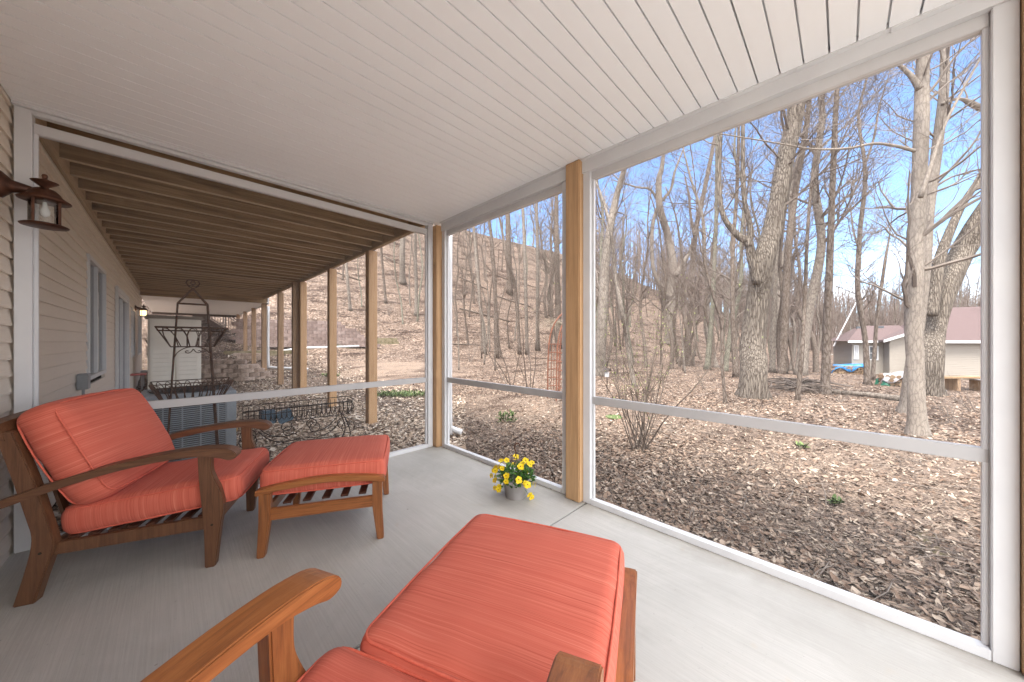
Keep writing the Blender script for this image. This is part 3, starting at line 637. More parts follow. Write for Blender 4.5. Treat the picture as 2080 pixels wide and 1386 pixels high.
def ottoman(loc,rz,label,seed,sx=.31):
    t=empty('ottoman',loc,rz,label,'ottoman','coral cushioned teak ottomans')
    for s in(-1,1):
        y0,y1=(s*.332-.024,s*.332+.024)
        for e in(-1,1):
            poly=[(e*.355,0),(e*.315,0)]+[(e*.285,.22),(e*.285,.385)]+[(e*.345,.385),(e*.345,.22)]
            mb=MB(); mb.prism(poly,y0,y1); o=mb.build('leg',M['teak_z'],t,bevel=.005,fixn=True)
            pg=MB(); pg.tube([(e*.315,s*.3385,.245),(e*.315,s*.3415,.245)],.006,10); pg.build('peg',M['dark'],o)
        top=bez([(-.362,.405),(-.25,.43),(0,.452),(.25,.43),(.362,.405)]); bot=bez([(.362,.372),(.25,.392),(0,.412),(-.25,.392),(-.362,.372)])
        mb=MB(); mb.prism(top+bot,s*.332-.030,s*.332+.030); mb.build('top_rail',M['teak_x'],t,bevel=.005,fixn=True)
        mb=MB(); mb.box((-.29,s*.332-.013,.215),(.29,s*.332+.013,.285)); mb.build('side_rail',M['teak_x'],t,bevel=.003)
    for e in(-1,1):
        mb=MB(); mb.box((e*.315-.012,-.29,.225),(e*.315+.012,.29,.285)); mb.build('end_rail',M['teak_y'],t,bevel=.003)
    for i in range(5):
        x=-.235+i*.108; mb=MB(); mb.box((x,-.30,.287),(x+.045,.30,.300)); mb.build('slat',M['slat'],t,bevel=.002)
    cushion(.72,.65,.165,.042,.019,seed,M['fab_x'],t,'cushion',cy=.012,cz_=.428,wr=.003)
    return t
c1=chair((-.01,3.05,0),R(-22.6),'coral cushioned teak lounge chair with a back pillow against the siding wall','teak_brown','teak_brown_z',11)
cushion(.55,.69,.16,.055,.055,5,M['fab_x'],c1,'back_pillow',cx=-.275,cz_=.705,rot=(0,R(-114),0),wr=.006)
c2=chair((.033,.522,0),R(23.5),'teak lounge chair in the foreground, cut off by the lower edge of the photo','teak_x','teak_z',12)
cushion(.50,.63,.15,.055,.045,6,M['fab_x'],c2,'back_pillow',cx=-.24,cz_=.685,rot=(0,R(-114),0),wr=.006)
ottoman((.83,2.63,0),R(-28),'teak ottoman with coral cushion in front of the chair by the wall',21)
ottoman((.805,.765,0),R(23),'large near teak ottoman with striped coral cushion, in the foreground',22)
# ================================================================== FLOWER POT
fp=empty('flower_pot',(2.02,1.95,0),0,'grey plastic hanging pot of yellow pansies on the slab by the screen','potted plant')
mb=MB(); n=40; prof=[(.0,.0),(.080,.0),(.084,.006),(.108,.135),(.120,.140),(.120,.158),(.108,.158),(.100,.125),(0,.12)]
vs=[];fs=[]
for r,z in prof:
    for j in range(n):
        a=2*PI*j/n; rr=r*(1+(.022*math.cos(a*10) if .02<z<.136 else 0)); vs.append((rr*math.cos(a),rr*math.sin(a),z))
fs=[(i*n+j,i*n+(j+1)%n,(i+1)*n+(j+1)%n,(i+1)*n+j) for i in range(len(prof)-1) for j in range(n)]
mb._a(vs,fs); mb.build('pot',M['pot'],fp,smooth=True)
mb=MB(); rg=random.Random(3)
def leafq(mb,p,d,l,w,up):
    d=d.normalized(); sd=d.cross(up);
    if sd.length<1e-4: sd=Vector((1,0,0))
    sd.normalize(); nn=sd.cross(d)
    a=p; b=p+d*l*.35+sd*w*.5+nn*w*.12; c=p+d*l*.35-sd*w*.5+nn*w*.12; m_=p+d*l*.4; e=p+d*l*.75+sd*w*.38; f=p+d*l*.75-sd*w*.38; g=p+d*l
    mb._a([a,b,m_,c,e,f,g],[(0,1,2),(0,2,3),(1,4,6,2),(2,6,5,3)])
for _ in range(520):
    a=rg.uniform(0,2*PI); r=.15*math.sqrt(rg.random()); h=.13+rg.uniform(0,.13)*(1-(r/.17)**2)+rg.uniform(0,.03)
    p=Vector((r*math.cos(a),r*math.sin(a),h)); d=Vector((math.cos(a+rg.uniform(-1,1)),math.sin(a+rg.uniform(-1,1)),rg.uniform(-.4,.9)))
    leafq(mb,p,d,rg.uniform(.025,.045),rg.uniform(.014,.022),Vector((0,0,1)))
mb.build('foliage',M['green'],fp)
stems=MB()
for i in range(46):
    a=rg.uniform(0,2*PI); el=rg.uniform(-.25,1.2); r=.165+rg.uniform(-.02,.02)
    c=Vector((r*1.12*math.cos(a)*math.cos(el),r*1.12*math.sin(a)*math.cos(el),.145+r*1.0*math.sin(el)))
    if i%9==0: c=Vector((.15*math.cos(a)+.03,.15*math.sin(a),rg.uniform(.03,.10)))
    nrm=(c-Vector((0,0,.10))).normalized(); nrm=(nrm+Vector((rg.uniform(-.4,.4),rg.uniform(-.4,.4),rg.uniform(-.3,.3)))+Vector((-.5,-.5,.1))).normalized()
    u=nrm.orthogonal().normalized(); w=nrm.cross(u); S=rg.uniform(.017,.025)
    f=MB(); f.cur=0
    for k in range(5):
        t=2*PI*k/5+.3; dr=u*math.cos(t)+w*math.sin(t); sd=nrm.cross(dr); s2=S*(1.15 if k in(0,1) else .95)
        ring=[c+nrm*.001*k]+[c+dr*s2*q+sd*s2*pq+nrm*(.003*q-.004*abs(pq)+.0012*k) for q,pq in((.35,-.42),(.85,-.52),(1.12,-.2),(1.12,.2),(.85,.52),(.35,.42))]
        f._a(ring,[(0,1,2,3,4,5,6)])
    f.cur=1; f._a([c+nrm*.006+(u*math.cos(q)+w*math.sin(q))*S*.22 for q in(0,1.26,2.5,3.77,5.0)],[(0,1,2,3,4)])
    f.build('flower',[M['yellow'],M['maroon']],fp)
    stems.tube([(c.x*.4,c.y*.4,.13),(c.x*.8,c.y*.8,c.z*.9+.01),tuple(c)],.0012,4)
stems.build('stems',M['green'],fp)
mb=MB()
for k in range(3):
    a=k*2.09+.4; mb.tube([(.115*math.cos(a),.115*math.sin(a),.15),(0,0,.345)],.0015,5)
mb.tube(catmull([(0,0,.34),(0,0,.37),(-.008,.004,.40),(-.006,.003,.43),(.008,-.006,.445),(.022,-.018,.438),(.025,-.02,.42)],4),.005,6); mb.build('hanger',M['bronze'],fp,smooth=True)
# small leaf scraps on the slab
mb=MB()
for px,py in((105,1293),(22,1317),(850,1300)):
    pass
for (x,y,m_) in((-.22,1.62,'leaf'),(.62,3.3,'leaf')):
    q=MB(); leafq(q,Vector((x,y,.004)),Vector((1,.4,.12)),.05,.022,Vector((0,0,1))); tag(q.build('dry_leaf',M[m_]),'small dry leaf lying on the concrete '+('left of the foreground armrest' if x<0 else 'behind the far ottoman'),'leaf')
# ================================================================== WIRE PLANT STANDS
def arcs(mb,p0,p1,q0,q1,n,r=.003):
    # pointed hoops between upper edge p0-p1 and lower edge q0-q1
    P0,P1,Q0,Q1=map(Vector,(p0,p1,q0,q1))
    for i in range(n):
        a=(i-.15)/n; b=(i+1.15)/n; a=max(0,a); b=min(1,b); pts=[]
        for t in range(9):
            s=t/8; x=a+(b-a)*s; hgt=math.sin(s*PI)**.55
            lo=Q0.lerp(Q1,x); up=P0.lerp(P1,x); pts.append(lo.lerp(up,hgt*.97))
        mb.tube(pts,r,4)
def basket(mb,cx,cy,cz0,wx,wy,h,fl,n,ny=3,r=.0045):
    up=[(cx-wx/2*fl,cy-wy/2*fl,cz0+h),(cx+wx/2*fl,cy-wy/2*fl,cz0+h),(cx+wx/2*fl,cy+wy/2*fl,cz0+h),(cx-wx/2*fl,cy+wy/2*fl,cz0+h)]
    lo=[(cx-wx/2,cy-wy/2,cz0),(cx+wx/2,cy-wy/2,cz0),(cx+wx/2,cy+wy/2,cz0),(cx-wx/2,cy+wy/2,cz0)]
    mb.tube(up,r,5,closed=True); mb.tube([(x,y,z-.03) for x,y,z in [(cx+(u[0]-cx)*.96,cy+(u[1]-cy)*.96,u[2]) for u in up]],r*.8,5,closed=True); mb.tube(lo,r,5,closed=True)
    for i in range(4):
        mb.tube([up[i],lo[i]],r,5); arcs(mb,up[i],up[(i+1)%4],lo[i],lo[(i+1)%4],n if i%2==0 else ny)
    for i in range(1,n): x=cx-wx/2+wx*i/n; mb.tube([(x,cy-wy/2,cz0),(x,cy+wy/2,cz0)],r*.6,4)
# tiered stand
ps=empty('plant_stand',(.13,4.15,-.06),0,'tall rusty wire plant stand with two tiers of baskets beside the air conditioner','plant stand')
mb=MB(); D2=.11
def legx(z): return .185-.052*z
for s in(-1,1):
    for e in(-1,1):
        mb.tube([(s*legx(0),e*D2,0),(s*legx(1.69),e*.035,1.69)],.007,6)
    mb.tube([(s*legx(1.69),.035,1.69),(s*legx(1.69),-.035,1.69)],.007,6)
    for e in(-1,1): mb.tube([(s*legx(1.69),e*.035,1.69),(0,0,1.83)],.007,6)
for e in(-1,1): mb.tube([(-legx(1.69),e*.035,1.69),(legx(1.69),e*.035,1.69)],.006,6)
for s in(-1,1):
    mb.tube(catmull([(0,0,1.83),(s*.03,0,1.85),(s*.042,0,1.88),(s*.03,0,1.905),(0,0,1.90),(-s*.015,0,1.88),(0,0,1.86)],4),.004,5)
mb.tube([(.045*math.cos(a/12*2*PI),0,1.88+.03*math.sin(a/12*2*PI)) for a in range(12)],.004,5,closed=True)
mb.build('frame',M['iron'],ps)
mb=MB(); basket(mb,0,0,1.31,.28,.16,.17,1.65,5); 
for s in(-1,1):
    mb.tube(catmull([(s*.125,-.08,1.20),(s*.10,-.08,1.26),(s*.05,-.08,1.30),(0,-.08,1.31)],4),.004,5)
    mb.tube(catmull([(0,-.08,1.29),(s*.015,-.08,1.265),(s*.035,-.08,1.255),(s*.05,-.08,1.265),(s*.04,-.08,1.275),(s*.03,-.08,1.27)],4),.004,5)
mb.build('upper_basket',M['iron'],ps)
mb=MB(); basket(mb,.0,0,.80,.34,.22,.20,1.55,8); mb.build('lower_basket',M['iron'],ps)
# long trough planter on scroll legs
tr=empty('wire_planter',(1.0,4.28,-.06),R(-7),'long black wire trough planter on scrolled legs outside the screen','planter')
mb=MB(); LX=.50; nw=22
rim=[]; 
def troughpt(x,a,W,Dp,z0): return (x,-W*math.cos(a),z0-Dp*math.sin(a))
z0=.66
mb.tube([(-LX,-.13,z0),(LX,-.13,z0),(LX+.05,0,z0),(LX,.13,z0+.02),(-LX,.13,z0+.02)],.0045,5,closed=True)
mb.tube([(-LX,-.125,z0-.05),(LX,-.125,z0-.05),(LX+.04,0,z0-.05),(LX,.125,z0-.05),(-LX,.125,z0-.05)],.0035,5,closed=True)
for i in range(nw+1):
    x=-LX+2*LX*i/nw; mb.tube([troughpt(x,a*PI/8,.13,.17,z0) for a in range(9)],.003,4)
    if i<nw:
        xa=x+2*LX/nw/2; mb.tube([(x,-.128,z0-.06),(x+.005,-.125,z0-.10),(xa,-.12,z0-.125),(x+2*LX/nw-.005,-.125,z0-.10),(x+2*LX/nw,-.128,z0-.06)],.003,4)
mb.tube([(-LX,0,z0-.17),(LX,0,z0-.17)],.004,5)
for a in range(7):
    q=a*PI/6; mb.tube([(LX,-.13*math.cos(q),z0-.0),(LX+.05*math.sin(q),-.10*math.cos(q),z0-.09),(LX-.02,-.02*math.cos(q),z0-.165)],.003,4)
mb.build('basket',M['blackiron'],tr)
mb=MB()
for s in(-1,1):
    for e in(-1,1):
        x=s*.40
        mb.tube(catmull([(x,e*.06,z0-.14),(x+s*.04,e*.10,z0-.22),(x+s*.08,e*.13,.28),(x+s*.03,e*.15,.12),(x+s*.10,e*.19,0)],5),.006,6)
        mb.tube(catmull([(x-s*.02,e*.10,.44),(x-s*.12,e*.12,.34),(x-s*.25,e*.13,.30),(x-s*.38,e*.13,.32)],4),.005,5)
        mb.tube([(x-s*.28+.05*math.cos(k/10*2*PI),e*.12,.41+.05*math.sin(k/10*2*PI)) for k in range(10)],.004,5,closed=True)
        mb.tube([(x+s*.06+.07*math.cos(k/10*2*PI),e*.12,.36+.07*math.sin(k/10*2*PI)) for k in range(10)],.004,5,closed=True)
mb.tube([(-.42,-.13,.28),(.42,-.13,.28)],.004,5); mb.build('legs',M['blackiron'],tr)
mb=MB(); mb.box((-.36,-.09,z0-.165),(-.24,.02,z0-.02),Matrix.Rotation(.3,3,'Z')); mb.box((-.22,-.10,z0-.16),(-.08,0,z0-.04),Matrix.Rotation(-.3,3,'Y')); tag(mb.build('plastic_tray',M['bluestuff'],bevel=.01,loc=None),None,None)
o=col.objects[-1] if False else bpy.data.objects['plastic_tray']; o.location=Vector((1.0,4.28,-.06))+Matrix.Rotation(R(-7),3,'Z')@Vector(o.location); o.rotation_euler.z=R(-7); tag(o,'blue grey plastic trays lying in the wire trough planter','tray')
# ================================================================== AC UNIT
ac=empty('air_conditioner',(.13,5.05,-.05),0,'grey louvred air conditioner condenser behind the wire plant stand','air conditioner')
W=.36; HH=.82
mb=MB(); mb.box((-W,-W,0),(W,W,.03)); mb.box((-W,-W,HH-.06),(W,W,HH)); 
for sx in(-1,1):
    for sy in(-1,1): mb.box((sx*W-(.09 if sx>0 else 0),sy*W-(.09 if sy>0 else 0),.03),(sx*W+(.09 if sx<0 else 0),sy*W+(.09 if sy<0 else 0),HH-.06))
mb.build('cabinet',M['acgrey'],ac,bevel=.01)
mb=MB(); mb.box((-W+.03,-W+.03,.03),(W-.03,W-.03,HH-.06)); mb.build('coil',M['acdark'],ac)
for (ax) in(0,1,2):
    mb=MB(); z=.06
    while z<HH-.09:
        if ax==0: mb.box((-W+.09,-W+.002,z),(W-.09,-W+.014,z+.009))
        elif ax==1: mb.box((W-.014,-W+.09,z),(W-.002,W-.09,z+.009))
        else: mb.box((-W+.002,-W+.09,z),(-W+.014,W-.09,z+.009))
        z+=.020
    for k in range(4):
        q=-.2+k*.135
        if ax==0: mb.box((q,-W-.001,.05),(q+.012,-W+.012,HH-.08))
    mb.build('louvre',M['acgrey'],ac)
mb=MB()
for k in range(1,9): mb.tube([(k*.038*math.cos(t/24*2*PI),k*.038*math.sin(t/24*2*PI),HH+.012+.015*(1-k/9)) for t in range(24)],.003,4,closed=True)
for k in range(12): a=k*PI/6; mb.tube([(.03*math.cos(a),.03*math.sin(a),HH+.025),(.31*math.cos(a),.31*math.sin(a),HH+.008)],.003,4)
mb.build('fan_grille',M['blackiron'],ac)
mb=MB(); mb.lathe([(.0,0),(.30,0),(.30,.006),(0,.006)],(0,0,HH+.0005),24); mb.build('fan_opening',M['acdark'],ac)
# ================================================================== STORAGE SHED
sh=empty('storage_cabinet',(.06,12.55,-.05),R(1),'tall cream resin storage cabinet with taupe top under the deck','cabinet')
mb=MB(); mb.box((-.50,0,0),(.50,.6,1.93)); mb.build('body',M['resin'],sh,bevel=.015)
mb=MB(); mb.box((-.56,-.06,1.93),(.56,.66,1.97)); mb.box((-.53,-.03,1.97),(.53,.63,2.02)); mb.build('lid',M['taupe'],sh,bevel=.012)
for s in(-1,1):
    x0,x1=(-.46,-.01) if s<0 else (.01,.46)
    mb=MB(); mb.box((x0,-.03,.06),(x1,-.001,1.9)); d=mb.build('door',M['resin'],sh,bevel=.006)
    mb=MB(); z=.12
    while z<1.05: mb.prism([(-.031,z),(-.043,z+.005),(-.034,z+.10),(-.031,z+.10)],x0+.05,x1-.05,'x'); z+=.112
    for k in range(4): xx=x0+.055+k*(x1-x0-.11)/4; mb.box((xx,-.040,1.16),(xx+(x1-x0-.11)/4-.012,-.030,1.84))
    mb.build('door_panel',M['resin'],d,fixn=True)
# ================================================================== FAR THINGS UNDER THE DECK
st=empty('outdoor_stairs',(.8,23.6,.9),0,'brown metal stairs with railing descending at the far end of the deck','stairs')
sx0,sz0,sx1,sz1=.2,3.35,3.1,.95
for yy in(23.3,24.3):
    mb=MB(); mb._a([(sx0,yy,sz0-.32),(sx1,yy,sz1-.2),(sx1,yy,sz1+.12),(sx0,yy,sz0),(sx0,yy+.05,sz0-.32),(sx1,yy+.05,sz1-.2),(sx1,yy+.05,sz1+.12),(sx0,yy+.05,sz0)],[(0,1,2,3),(7,6,5,4),(0,4,5,1),(2,6,7,3),(1,5,6,2),(3,7,4,0)]); mb.build('stringer',M['brownpaint'],st,world=True,fixn=True)
    mb=MB(); mb.tube([(sx0,yy,sz0+.95),(sx1,yy,sz1+.95)],.03,6); mb.tube([(sx0,yy,sz0+.12),(sx1,yy,sz1+.16)],.02,6)
    k=0; 
    while k<=26: t=k/26; x=sx0+(sx1-sx0)*t; z=sz0+(sz1-sz0)*t; mb.tube([(x,yy,z+.05),(x,yy,z+.95)],.03 if k%8==0 else .011,4); k+=1
    mb.build('railing',M['brownpaint'],st,world=True)
for k in range(12):
    t=(k+.5)/12; mb=MB(); x=sx0+(sx1-sx0)*t; z=sz0+(sz1-sz0)*t; mb.box((x-.13,23.36,z-.06),(x+.13,24.29,z-.02)); mb.build('tread',M['brownpaint'],st,world=True)
def blockwall(path,courses,bl,bh,bd,mat,label,drop=None,name='retaining_wall',seed=1,setback=.02):
    rg=random.Random(seed); mb=MB(); pts=[Vector((p[0],p[1],0)) for p in path]
    segL=[(b-a).length for a,b in zip(pts,pts[1:])]; tot=sum(segL)
    def at(s):
        for a,b,l in zip(pts,pts[1:],segL):
            if s<=l: d=(b-a).normalized(); return a+d*s,d
            s-=l
        d=(pts[-1]-pts[-2]).normalized(); return pts[-1],d
    zb=path[0][2]
    for c in range(courses):
        s=0 if c%2 else -bl/2
        lim=tot if not drop else tot-drop*c
        while s<lim:
            p,d=at(max(0,s+bl/2)); nrm=Vector((-d.y,d.x,0)); g_=.006
            zz=zb+(path[-1][2]-path[0][2])*max(0,s)/tot+c*bh; off=nrm*(setback*c+rg.uniform(-.012,.012)); c0=p+off; hl=bl/2-g_
            a=c0-d*hl; b=c0+d*hl; m1=c0-nrm*.03
            vs=[]
            for q in(0,1):
                z=zz+q*(bh-.008); vs+=[(a.x,a.y,z),(m1.x-d.x*hl*.5,m1.y-d.y*hl*.5,z),(m1.x+d.x*hl*.5,m1.y+d.y*hl*.5,z),(b.x,b.y,z),(b.x+nrm.x*bd,b.y+nrm.y*bd,z),(a.x+nrm.x*bd,a.y+nrm.y*bd,z)]
            mb._a(vs,[(5,4,3,2,1,0),(6,7,8,9,10,11)]+[(i,(i+1)%6,6+(i+1)%6,6+i) for i in range(6)]); s+=bl
    return tag(mb.build(name,mat),label,'retaining wall')
blockwall([(.62,13.9,.05),(1.6,13.55,-.02),(2.45,13.75,-.02)],5,.30,.135,.25,M['block'],'low tan block retaining wall stepping up behind the storage cabinet',drop=.22,seed=4)
blockwall([(1.9,18.2,.40),(2.6,17.9,.38)],3,.28,.13,.25,M['block'],'short tan block step wall between the far deck posts',seed=5)
blockwall([(2.2,21.6,1.0),(4.5,20.6,1.0),(8.6,19.9,.95)],8,.40,.18,.3,M['redblock'],'long pinkish block retaining wall at the foot of the hill',drop=.28,seed=6,setback=.03)
mb=MB(); mb.box((0,-.08,0),(2.6,.08,.28)); mb.box((.02,-.075,.283),(2.5,.085,.5)); o=mb.build('timber_edging',M['timber'],bevel=.01); p,_=gray(790,700); o.location=(p.x-.6,p.y+.3,p.z-.05); o.rotation_euler.z=R(-14); tag(o,'weathered timber edging at the right end of the pink block wall','edging')
mb=MB(); mb.box((0,-.08,0),(3.2,.08,.30)); o=mb.build('timber_edging',M['timber'],bevel=.01); p,_=gray(545,722); o.location=(p.x,p.y,p.z-.05); o.rotation_euler.z=R(-8); tag(o,'low mossy timber edging in front of the pink block wall','edging')
# soil bank behind the low wall is covered by ground; table, dry plants, jars
tb=empty('garden_table',(-.32,13.6,-.06),0,'small pale garden table by the wall beside the storage cabinet','table')
mb=MB(); mb.box((-.28,-.3,.52),(.28,.3,.55)); mb.build('tabletop',M['acgrey'],tb,bevel=.005)
for s in(-1,1):
    for e in(-1,1): mb=MB(); mb.box((s*.25-.02,e*.27-.02,0),(s*.25+.02,e*.27+.02,.519)); mb.build('leg',M['white'],tb)
mb=MB(); rg=random.Random(9)
for _ in range(60):
    a=rg.uniform(0,6.28); l=rg.uniform(.4,.95); mb.tube(catmull([(-.3,13.6,.5),(-.3+.08*math.cos(a),13.6+.08*math.sin(a),.5+l*.5),(-.3+.25*math.cos(a),13.6+.25*math.sin(a),.5+l)],3),[.008]*6+[.002],4)
tag(mb.build('dried_plant',M['twig']),'dried dark plant standing on the small garden table','plant')
mb=MB(); mb.box((-.66,11.3,.52),(-.42,11.6,.56)); tag(mb.build('plant_shelf',M['redstuff'],bevel=.004),'small faded red shelf on the siding just past the door','shelf')
mb=MB(); mb.lathe([(0,0),(.07,0),(.075,.02),(.075,.16),(.05,.2),(.045,.23),(0,.23)],(.62,6.5,-.06)); tag(mb.build('glass_jar',M['amber'],smooth=True),'amber jar standing on the leaves right of the air conditioner','jar')
mb=MB(); mb.lathe([(0,0),(.035,0),(.035,.14),(.014,.19),(.014,.22),(0,.22)],(1.12,6.9,-.06)); tag(mb.build('bottle',M['whitetarp'],smooth=True),'small clear plastic bottle standing on the leafy ground','bottle')
mb=MB(); mb.tube([(0.05,0,0),(-.05,0,.0),(-.16,0,.22)],.02,6); 
# ================================================================== TREES
SEG=.5
def grow(mb,p,d,l,r,lvl,rg,up=.12,wig=.25,split=(4,7),maxl=3,minr=.0022,spread=(.45,1.0)):
    k=min(11,max(5 if lvl<2 else 4,int(l/SEG))); wig=wig*(5/max(5,k))**.5; pts=[p.copy()]; rs=[r]; q=p.copy(); dd=d.normalized(); dirs=[dd.copy()]
    for i in range(k):
        dd=(dd+Vector((rg.gauss(0,wig),rg.gauss(0,wig),rg.gauss(0,wig)*.7+up))*.45).normalized()
        q=q+dd*l/k; pts.append(q.copy()); rs.append(max(minr*.7,r*(1-.78*(i+1)/k))); dirs.append(dd.copy())
    mb.tube(pts,rs,5 if r>.03 else (4 if r>.012 else 3),cap=False)
    if lvl<maxl:
        for c in range(rg.randint(*split)):
            t=rg.uniform(.22,1)*k; i=min(k-1,int(t)); f=t-i; bp=pts[i].lerp(pts[i+1],f); br=(rs[i]*(1-f)+rs[i+1]*f)*rg.uniform(.5,.8)
            side=dirs[i].orthogonal().normalized(); side.rotate(Matrix.Rotation(rg.uniform(0,2*PI),3,dirs[i])); s=rg.uniform(*spread)
            grow(mb,bp,(dirs[i]+side*s).normalized(),l*rg.uniform(.38,.62),max(minr,br),lvl+1,rg,up,wig,split,maxl,minr,spread)
def trunk_mesh(mb,path,n=12,flare=1.5,rg=None,knob=0):
    pts=catmull(path,5); P3=[p[:3] for p in pts]; rs=[max(.004,p[3]) for p in pts]
    h0=P3[0][2]
    rs=[r*(1+(flare-1)*max(0,1-(p[2]-h0)/(max(.25,rs[0]*3)))**2) for r,p in zip(rs,P3)]
    o=len(mb.v); mb.tube(P3,rs,n)
    for i in range(o,len(mb.v)):
        v=mb.v[i]; c=Vector(P3[(i-o)//n]); a=((i-o)%n)/n*2*PI; w=Vector(v)-c; hh=max(0,1-(c.z-h0)/.5)
        f=1+.05*math.sin(a*3+c.z*1.7)+.03*math.sin(a*5-c.z*3.3)+.22*(flare-1)*hh*math.cos(a*5+1)
        if knob and abs(c.z-h0-knob)<.35: f+=.22*max(0,math.cos(a+.6))*math.cos((c.z-h0-knob)/.35*PI/2)
        mb.v[i]=tuple(c+w*f)
    return P3,rs
def named_tree(label,path,bark,twig,seed,limbs=(),ext=5,nb=14,bl=2.2,start=.35,dep=None,name='bare_tree',flare=1.5,knob=0,group=None,sides=12,maxl=3,up=.12,wig=.5,split=(3,6),below=True,cat='tree',blen=1.0):
    rg=random.Random(seed)
    if dep is None: b,dep=gray(path[0][0],path[0][1])
    W3=[]
    for i,(px,py,w) in enumerate(path):
        p=P(px,py,dep+ (0.0 if i==0 else rg.uniform(-.02,.02)*dep)); W3.append((p.x,p.y,p.z,w/2*dep/F*.93))
    x,y,z,r=W3[0]; W3[0]=(x,y,gz(x,y)-.08,r)
    dx=np.array(W3[-1])-np.array(W3[-2]); dn=dx[:3]/np.linalg.norm(dx[:3])
    if ext>0:
        e=np.array(W3[-1][:3])+dn*ext*.5+np.array([rg.uniform(-.2,.2),rg.uniform(-.2,.2),ext*.1]); W3.append((*e,W3[-1][3]*.6)); e2=e+dn*ext*.4+np.array([0,0,ext*.15]); W3.append((*e2,.012))
    global SEG; SEG=.15 if dep<9 else .35
    t=empty(name,(x,y,gz(x,y)),0,label,cat,group)
    mb=MB(); P3,rs=trunk_mesh(mb,W3,sides,flare,rg,knob)
    lp=[]
    for lb in limbs:
        q=[]
        for j,(px,py,w) in enumerate(lb[:]):
            p=P(px,py,dep-.15-.02*j*(1 if len(lp)%2 else -1)); q.append((p.x,p.y,p.z,w/2*dep/F*.93))
        d=np.array(q[-1][:3])-np.array(q[-2][:3]); d/=np.linalg.norm(d); e=np.array(q[-1][:3])+d*ext*.45; q.append((*e,max(.008,q[-1][3]*.3)))
        pp=catmull(q,4); mb.tube([a[:3] for a in pp],[a[3] for a in pp],8); lp.append(pp)
    mb.build('trunk',bark,t,world=True,smooth=True)
    cb=MB(); hT=P3[-1][2]; h0=P3[0][2]
    def sprout(PP,RR,cnt,s0,sc=1.):
        n=len(PP)
        for _ in range(cnt):
            i=rg.randint(int(n*s0),n-2); p=Vector(PP[i]).lerp(Vector(PP[i+1]),rg.random()); ax=(Vector(PP[i+1])-Vector(PP[i])).normalized()
            sd=ax.orthogonal().normalized(); sd.rotate(Matrix.Rotation(rg.uniform(0,2*PI),3,ax)); k=1-i/n
            rr=min(RR[i]*.4,.032*sc+.008); grow(cb,p,(ax*rg.uniform(.2,.9)+sd),bl*blen*sc*rg.uniform(.5,1.15),max(.006,rr*rg.uniform(.35,.9)),0 if sc>.7 else 1,rg,up,wig,split,maxl)
    sprout(P3,rs,nb,start)
    for pp in lp: sprout([a[:3] for a in pp],[a[3] for a in pp],max(3,nb//3),.25,.8)
    if cb.v: cb.build('crown',twig,t,world=True)
    return t
B=M
named_tree('massive furrowed oak with forked limb and a burl low on its trunk',[(1527,806,50),(1530,760,45),(1529,700,47),(1540,610,43),(1547,540,41),(1568,470,36),(1583,400,34),(1596,320,33),(1616,225,30),(1630,150,27)],M['oak'],M['twig'],1,
  limbs=[[(1540,575,20),(1527,525,17),(1520,492,17),(1503,481,14),(1486,464,12),(1468,434,10),(1461,382,9),(1462,317,8),(1464,262,8)],[(1521,500,13),(1525,470,12),(1520,440,10),(1512,405,9),(1509,350,9),(1509,250,7)]],ext=4,nb=16,bl=2.4,start=.5,flare=1.45,knob=.95,sides=20,name='oak_tree')
named_tree('tall pale maple trunk nearest the right side of the screen',[(1864,884,36),(1861,820,27),(1859,742,27),(1856,650,27),(1858,560,28),(1861,476,27),(1866,385,24),(1871,255,24),(1873,177,22),(1875,60,18)],M['maple'],M['twig2'],92,
  limbs=[[(1869,180,13),(1850,153,9),(1827,131,7),(1790,95,5)],[(1858,306,7),(1820,296,6),(1775,291,5),(1720,301,5),(1650,302,4),(1590,292,3)],[(1870,400,9),(1893,330,7),(1905,290,6),(1930,230,5),(1990,120,4)]],ext=2.5,nb=26,bl=1.7,start=.3,flare=1.3,sides=16,name='maple_tree')
named_tree('pale maple stem rising just behind the nearest trunk',[(1840,838,26),(1850,760,22),(1868,640,20),(1878,540,19),(1886,424,18),(1903,307,17),(1917,190,15),(1920,80,12)],M['maple'],M['twig2'],3,limbs=[[(1915,210,8),(1950,200,6),(1990,218,12)]],ext=2.5,nb=20,bl=2.0,start=.4,sides=12,name='maple_tree')
named_tree('thick oak leaning right out of the screen edge',[(1884,802,40),(1888,740,38),(1898,660,38),(1922,580,38),(1955,510,38),(1998,440,38),(2060,350,36)],M['oak'],M['twig'],14,limbs=[[(1890,640,22),(1900,580,20),(1912,515,17),(1950,424,13),(1983,372,11),(2010,325,10)]],ext=4,nb=9,bl=2.6,start=.6,flare=1.4,sides=18,name='oak_tree')
named_tree('straight slender trunk between the oak and the blue tarp',[(1675,800,17),(1678,720,15),(1682,612,14),(1687,480,12),(1691,385,11),(1701,177,8)],M['bark'],M['twig'],5,ext=3,nb=22,bl=1.7,start=.35)
named_tree('crooked wavy sapling just right of the blue tarp',[(1762,781,12),(1757,683,9),(1742,590,9),(1746,482,8),(1756,385,7),(1755,320,6),(1744,235,5),(1759,164,4)],M['bark'],M['twig'],6,limbs=[[(1755,340,4),(1775,280,4),(1785,220,3),(1800,170,2)]],ext=2,nb=26,bl=2.2,start=.3,up=.2)
named_tree('thin dark sapling rising in front of the neighbour roof',[(1772,772,7),(1782,644,6),(1798,530,5),(1805,490,3)],M['bark'],M['twig'],7,ext=1.5,nb=16,bl=1.8,start=.4)
named_tree('slim trunk with many side twigs right of the brush pile',[(1619,812,9),(1630,700,8),(1635,600,7),(1640,476,6),(1650,360,5)],M['bark'],M['twig'],8,ext=3,nb=30,bl=1.9,start=.35,up=.15)
